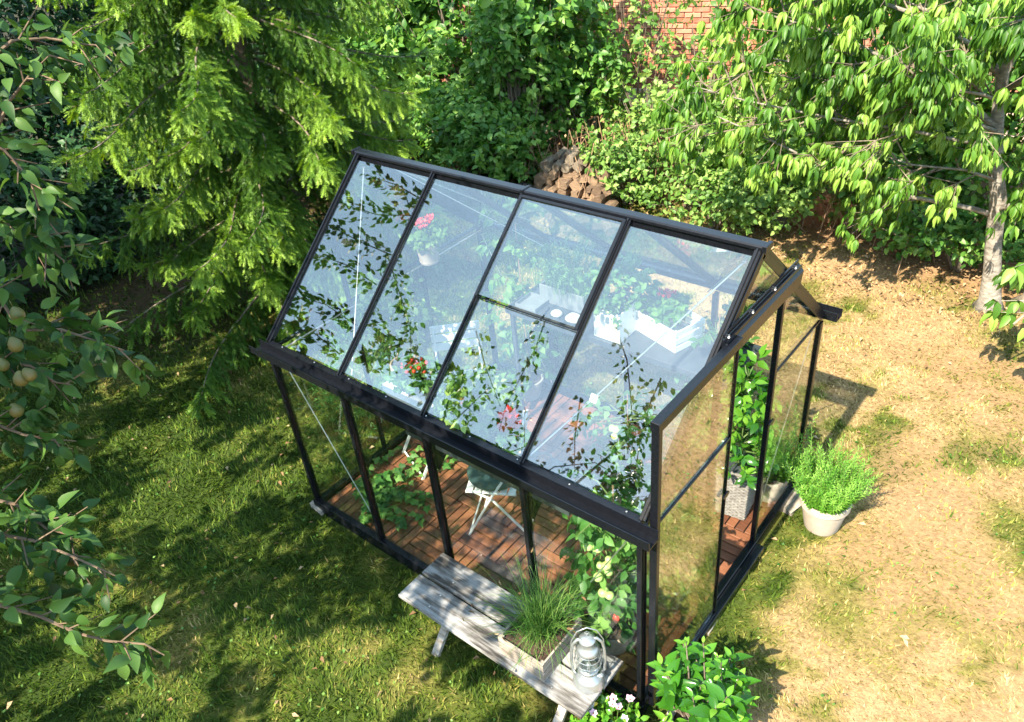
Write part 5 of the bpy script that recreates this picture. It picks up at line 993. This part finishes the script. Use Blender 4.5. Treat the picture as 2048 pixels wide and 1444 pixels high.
def climber(name, loc, h, rad, label, m, leaf, n, potm=None, toms=0, cat='potted plant', k=7, pr_=.14, ph=.2, tpl=None, tx=(0,-.14), red=0, sides=1.0):
    t = thing(name, loc, label, cat); z0 = ph*.9
    if potm: pot(t, pr_, ph, potm)
    r2 = np.random.default_rng(int(abs(loc[0]*100)+abs(loc[1]*37))); st=[]
    for i in range(3):
        st.append([(r2.normal(0,.02),r2.normal(0,.02),z0),(r2.normal(0,.05),r2.normal(0,.05),(h+z0)/2),(r2.normal(0,.06),r2.normal(0,.06),h)])
    zz = z0+.05+(h-z0)*r2.random(n); a = r2.uniform(0,6.283,n); q = rad*np.sqrt(r2.random(n))*(.5+.5*np.sin(zz*7+loc[0]*5)*.4+.3); P = np.stack([np.cos(a)*q*sides, np.sin(a)*q, zz],1); out = unit(np.stack([np.cos(a),np.sin(a),np.full(n,.1)],1)+r2.normal(0,.3,(n,3)))
    w_ = twig_leaves(P, out, np.full(n,.16), k, leaf, droop=.5, spread=.8, up=.7); cloud('foliage', tpl or L8, *w_[:4], m, t, w_[4])
    for i in range(min(n,60)): st.append([(P[i][0]*.2,P[i][1]*.2,P[i][2]-.03),tuple(P[i]),tuple(P[i]+out[i]*.15)])
    stems('stems', st, t, MT['stem'], .006, .002)
    MB().tube([(.02,0,.02),(.02,0,h+.1)], .005, 6).build('cane', MT['dry'], t)
    me = None
    for i in range(toms):
        c = i//5; p = (tx[0]+r2.normal(0,.030)+.03*c, tx[1]+r2.normal(0,.02), h*.90-.19*c-r2.random()*.12)
        if me is None: o = MB().lathe([(.001,-.026),(.014,-.024),(.025,-.012),(.028,.002),(.022,.016),(.008,.022),(.001,.020)], n=16).build('tomato', MT['tomato_g'], t, smooth=True); me = o.data; o.location = p
        else: inst('tomato', me, t, p, (r2.normal(0,.3),r2.normal(0,.3),0), (r2.uniform(.75,1.1),)*3)
    for i in range(red): MB().lathe([(.001,-.045),(.012,-.036),(.022,-.012),(.022,.012),(.014,.028),(.001,.032)], (.13,-.16,.52), 14).build('red_tomato', MT['tomato_r'], t, smooth=True)
    return t
climber('tomato_plant', (-.36,.27,.045), 1.28, .17, 'tall tomato plant with clusters of green tomatoes inside the front right corner', MT['tomleaf'], .075, 95, MT['terracotta'], 14, 'tomato plant', tx=(.0,-.17), red=1)
climber('bean_plant', (-2.40,2.02,.045), 1.75, .20, 'tall climbing plant in the back left corner of the greenhouse', MT['tomleaf'], .085, 80, MT['clay_grey'])
climber('bay_plant', (-.62,2.0,.045), 1.35, .18, 'leafy plant behind the crate at the back right of the greenhouse', MT['tomleaf'], .075, 60, MT['clay_grey'])
climber('floor_tomato_plant', (-.95,1.35,.045), .95, .20, 'pale tomato plant with a white name card on the deck before the staging', MT['tomleaf'], .07, 60, MT['terracotta'], 4, 'tomato plant')
c = thing('plant_card', (-1.12,1.22,.045), 'small blank white card on a stick among the plants in the middle', 'plant card'); MB().box((0,0,1.02),(.055,.003,.06),Matrix.Rotation(R(-35),3,'X')).build('card', MT['paper'], c); MB().tube([(0,0,0),(0,0,1.0)], .003, 5).build('stick', MT['dry'], c)
slat_crate('grey_crate', (-.33,.78,.045), (.34,.24,.18), 3, 'small weathered slatted crate on the deck behind the tomato plant', MT['crate_w'], .1, gap=.3)
climber('crate_plant', (-.33,.78,.063), .55, .15, 'leafy green plant growing out of the weathered crate on the deck', MT['tomleaf'], .07, 50, MT['clay_grey'], pr_=.09, ph=.13)
# wicker planter with pepper bush in the doorway
def wicker(loc, rz):
    t = thing('wicker_planter', loc, 'tall square grey wicker planter with a pepper bush in the doorway', 'wicker planter', None, rz); H = .43; W_ = .235
    MB().box((0,0,H/2), (W_-.02,W_-.02,H-.01), taper=.9).build('liner', MT['slate'], t); s_ = MB(); rows = 30
    mw = MT.get('wicker') or surf('grey_wicker', (.13,.11,.10), (.32,.295,.27), 40, .7, .3); MT['wicker'] = mw
    for r_ in range(rows):
        z = (r_+.5)*H/rows; k = (.90+.10*z/H); hw = W_/2*k; pts = []
        corners = [(-hw,-hw),(hw,-hw),(hw,hw),(-hw,hw),(-hw,-hw)]
        for a, b in zip(corners[:-1], corners[1:]):
            for i in range(8): u_ = i/8; off = .003*(1 if (i+r_) % 2 else -1); nx_, ny_ = (0,-1) if a[1]==b[1] and a[1]<0 else (1,0) if a[0]==b[0] and a[0]>0 else (0,1) if a[1]==b[1] else (-1,0); pts.append((a[0]+(b[0]-a[0])*u_+nx_*off, a[1]+(b[1]-a[1])*u_+ny_*off, z))
        pts.append(pts[0]); s_.tube(pts, H/rows*.52, 5, cap=False)
    tag(s_.build('wicker_weave', mw, t), kind='stuff')
    for i in range(4): MB().beam(((-W_/2,-W_/2,H),(W_/2,-W_/2,H),(W_/2,W_/2,H),(-W_/2,W_/2,H))[i], ((W_/2,-W_/2,H),(W_/2,W_/2,H),(-W_/2,W_/2,H),(-W_/2,-W_/2,H))[i], .022, .018, ch=.004).build('rim', mw, t)
    MB().box((0,0,H-.03), (W_-.03,W_-.03,.02)).build('soil', MT['soil'], t)
    n = 85; r2 = np.random.default_rng(9); zz = H+.02+.80*r2.random(n); a = r2.uniform(0,6.283,n); q = (.16-.09*((zz-H)/.82)**1.5)*np.sqrt(r2.random(n)); P = np.stack([np.cos(a)*q, np.sin(a)*q, zz],1); out = unit(np.stack([np.cos(a),np.sin(a),np.full(n,.35)],1))
    w_ = twig_leaves(P, out, np.full(n,.09), 7, .085, droop=.35, spread=.8, up=.8); cloud('foliage', leaf_tpl(.5,.12,.25), *w_[:4], MT['bayleaf'], t, w_[4]); stems('stems', [[(0,0,H-.03),(.01,0,.9),(0,.01,1.25)]]+[[(P[i][0]*.2,P[i][1]*.2,P[i][2]-.04),tuple(P[i])] for i in range(n)], t, MT['stem'], .006,.003)
wicker((-.27,1.765,.045), .12)

# ivy in the front left corner, lavender outside the left gable
def ivy():
    t = thing('ivy_plant', (-2.75,.22,.045), 'trailing ivy spreading over the deck in the front left corner', 'ivy plant'); r2 = np.random.default_rng(6); st=[]; P=[];D=[];Nn=[];S=[];TI=[]
    for v in range(20):
        a = r2.uniform(-.35,1.75); p = np.array([0.,0.,.02]); pts=[tuple(p)]; L = r2.uniform(.25,.85)
        for k in range(9):
            a += r2.normal(0,.3); q_ = p + np.array([math.cos(a),math.sin(a),0])*L/9; q_[0] = np.clip(q_[0],-.17,1.0); q_[1] = np.clip(q_[1],-.17,.8); q_[2] = .012+.10*math.exp(-k/2.2)*r2.random(); p = q_; pts.append(tuple(p))
            for _ in range(2): P.append(p+np.array([0,0,.02+.03*r2.random()])); D.append(np.append(r2.normal(0,1,2),-.1)); Nn.append(np.array([0,-.2,1.])+r2.normal(0,.3,3)); S.append(r2.uniform(.045,.075)); TI.append(r2.random())
        st.append(pts)
    V = np.array([(0,0,0),(-.30,-.12,0),(-.55,.28,-.06),(-.26,.45,.02),(0,1,-.12),(.26,.45,.02),(.55,.28,-.06),(.30,-.12,0),(0,.4,.05)]); F = np.array([(8,i,(i+1)%8) for i in range(8)])[:,[0,2,1]]
    cloud('foliage', (V,F), np.array(P), np.array(D), np.array(Nn), np.array(S), MT['tomleaf'], t, np.array(TI)); stems('stems', st, t, MT['stem'], .003, .0015, 4)
ivy()
def lavender(loc, label, rad, h, n):
    t = thing('lavender_bush', loc, label, 'lavender bush', 'lavender bushes outside the left gable'); P_, o_ = bush_in(t, (0,0,0), rad, h, n, 10, .045, MT['darkhedge'] if 0 else MT['tomleaf'], leaf2_tpl(.2,.1,.1), .16, up=.3, droop=-.4, spread=.5, hollow=.5)
    stems('stems', [[(0,0,0),tuple(P_[i])] for i in range(0,n,3)], t, MT['stem'], .004, .002, 4)
lavender((-3.55,1.02,0), 'grey-green lavender outside the left gable, the larger and nearer one', .36, .55, 260)
lavender((-4.1,1.6,0), 'smaller lavender bush half hidden by the spruce boughs', .32, .5, 180)
# clover-like weeds on the lawn
def weeds():
    n = 2600; x = rng.uniform(-7, 2.6, n); y = rng.uniform(-3, 5.6, n); g_ = green(x,y); k = (g_ > .42)&~((x>-3.05)&(x<.12)&(y>-.1)&(y<2.35)); x,y = x[k],y[k]; n = len(x); a = rng.uniform(0,6.28,n)
    cloud('clover', leaf2_tpl(.8,.15,.2), np.stack([x,y,rng.uniform(.008,.03,n)],1), np.stack([np.cos(a),np.sin(a),rng.uniform(0,.5,n)],1), rnd(n,.3)+np.array([0,0,1]), rng.uniform(.012,.032,n), MT['chive'])
    tag(bpy.data.objects['clover'], 'clover and broad-leaved weeds scattered in the lawn', 'weeds', kind='stuff')
weeds()
bpy.context.view_layer.update()
print('objects', len(bpy.data.objects), 'tris', sum(len(o.data.polygons) for o in bpy.data.objects if o.type == 'MESH'))
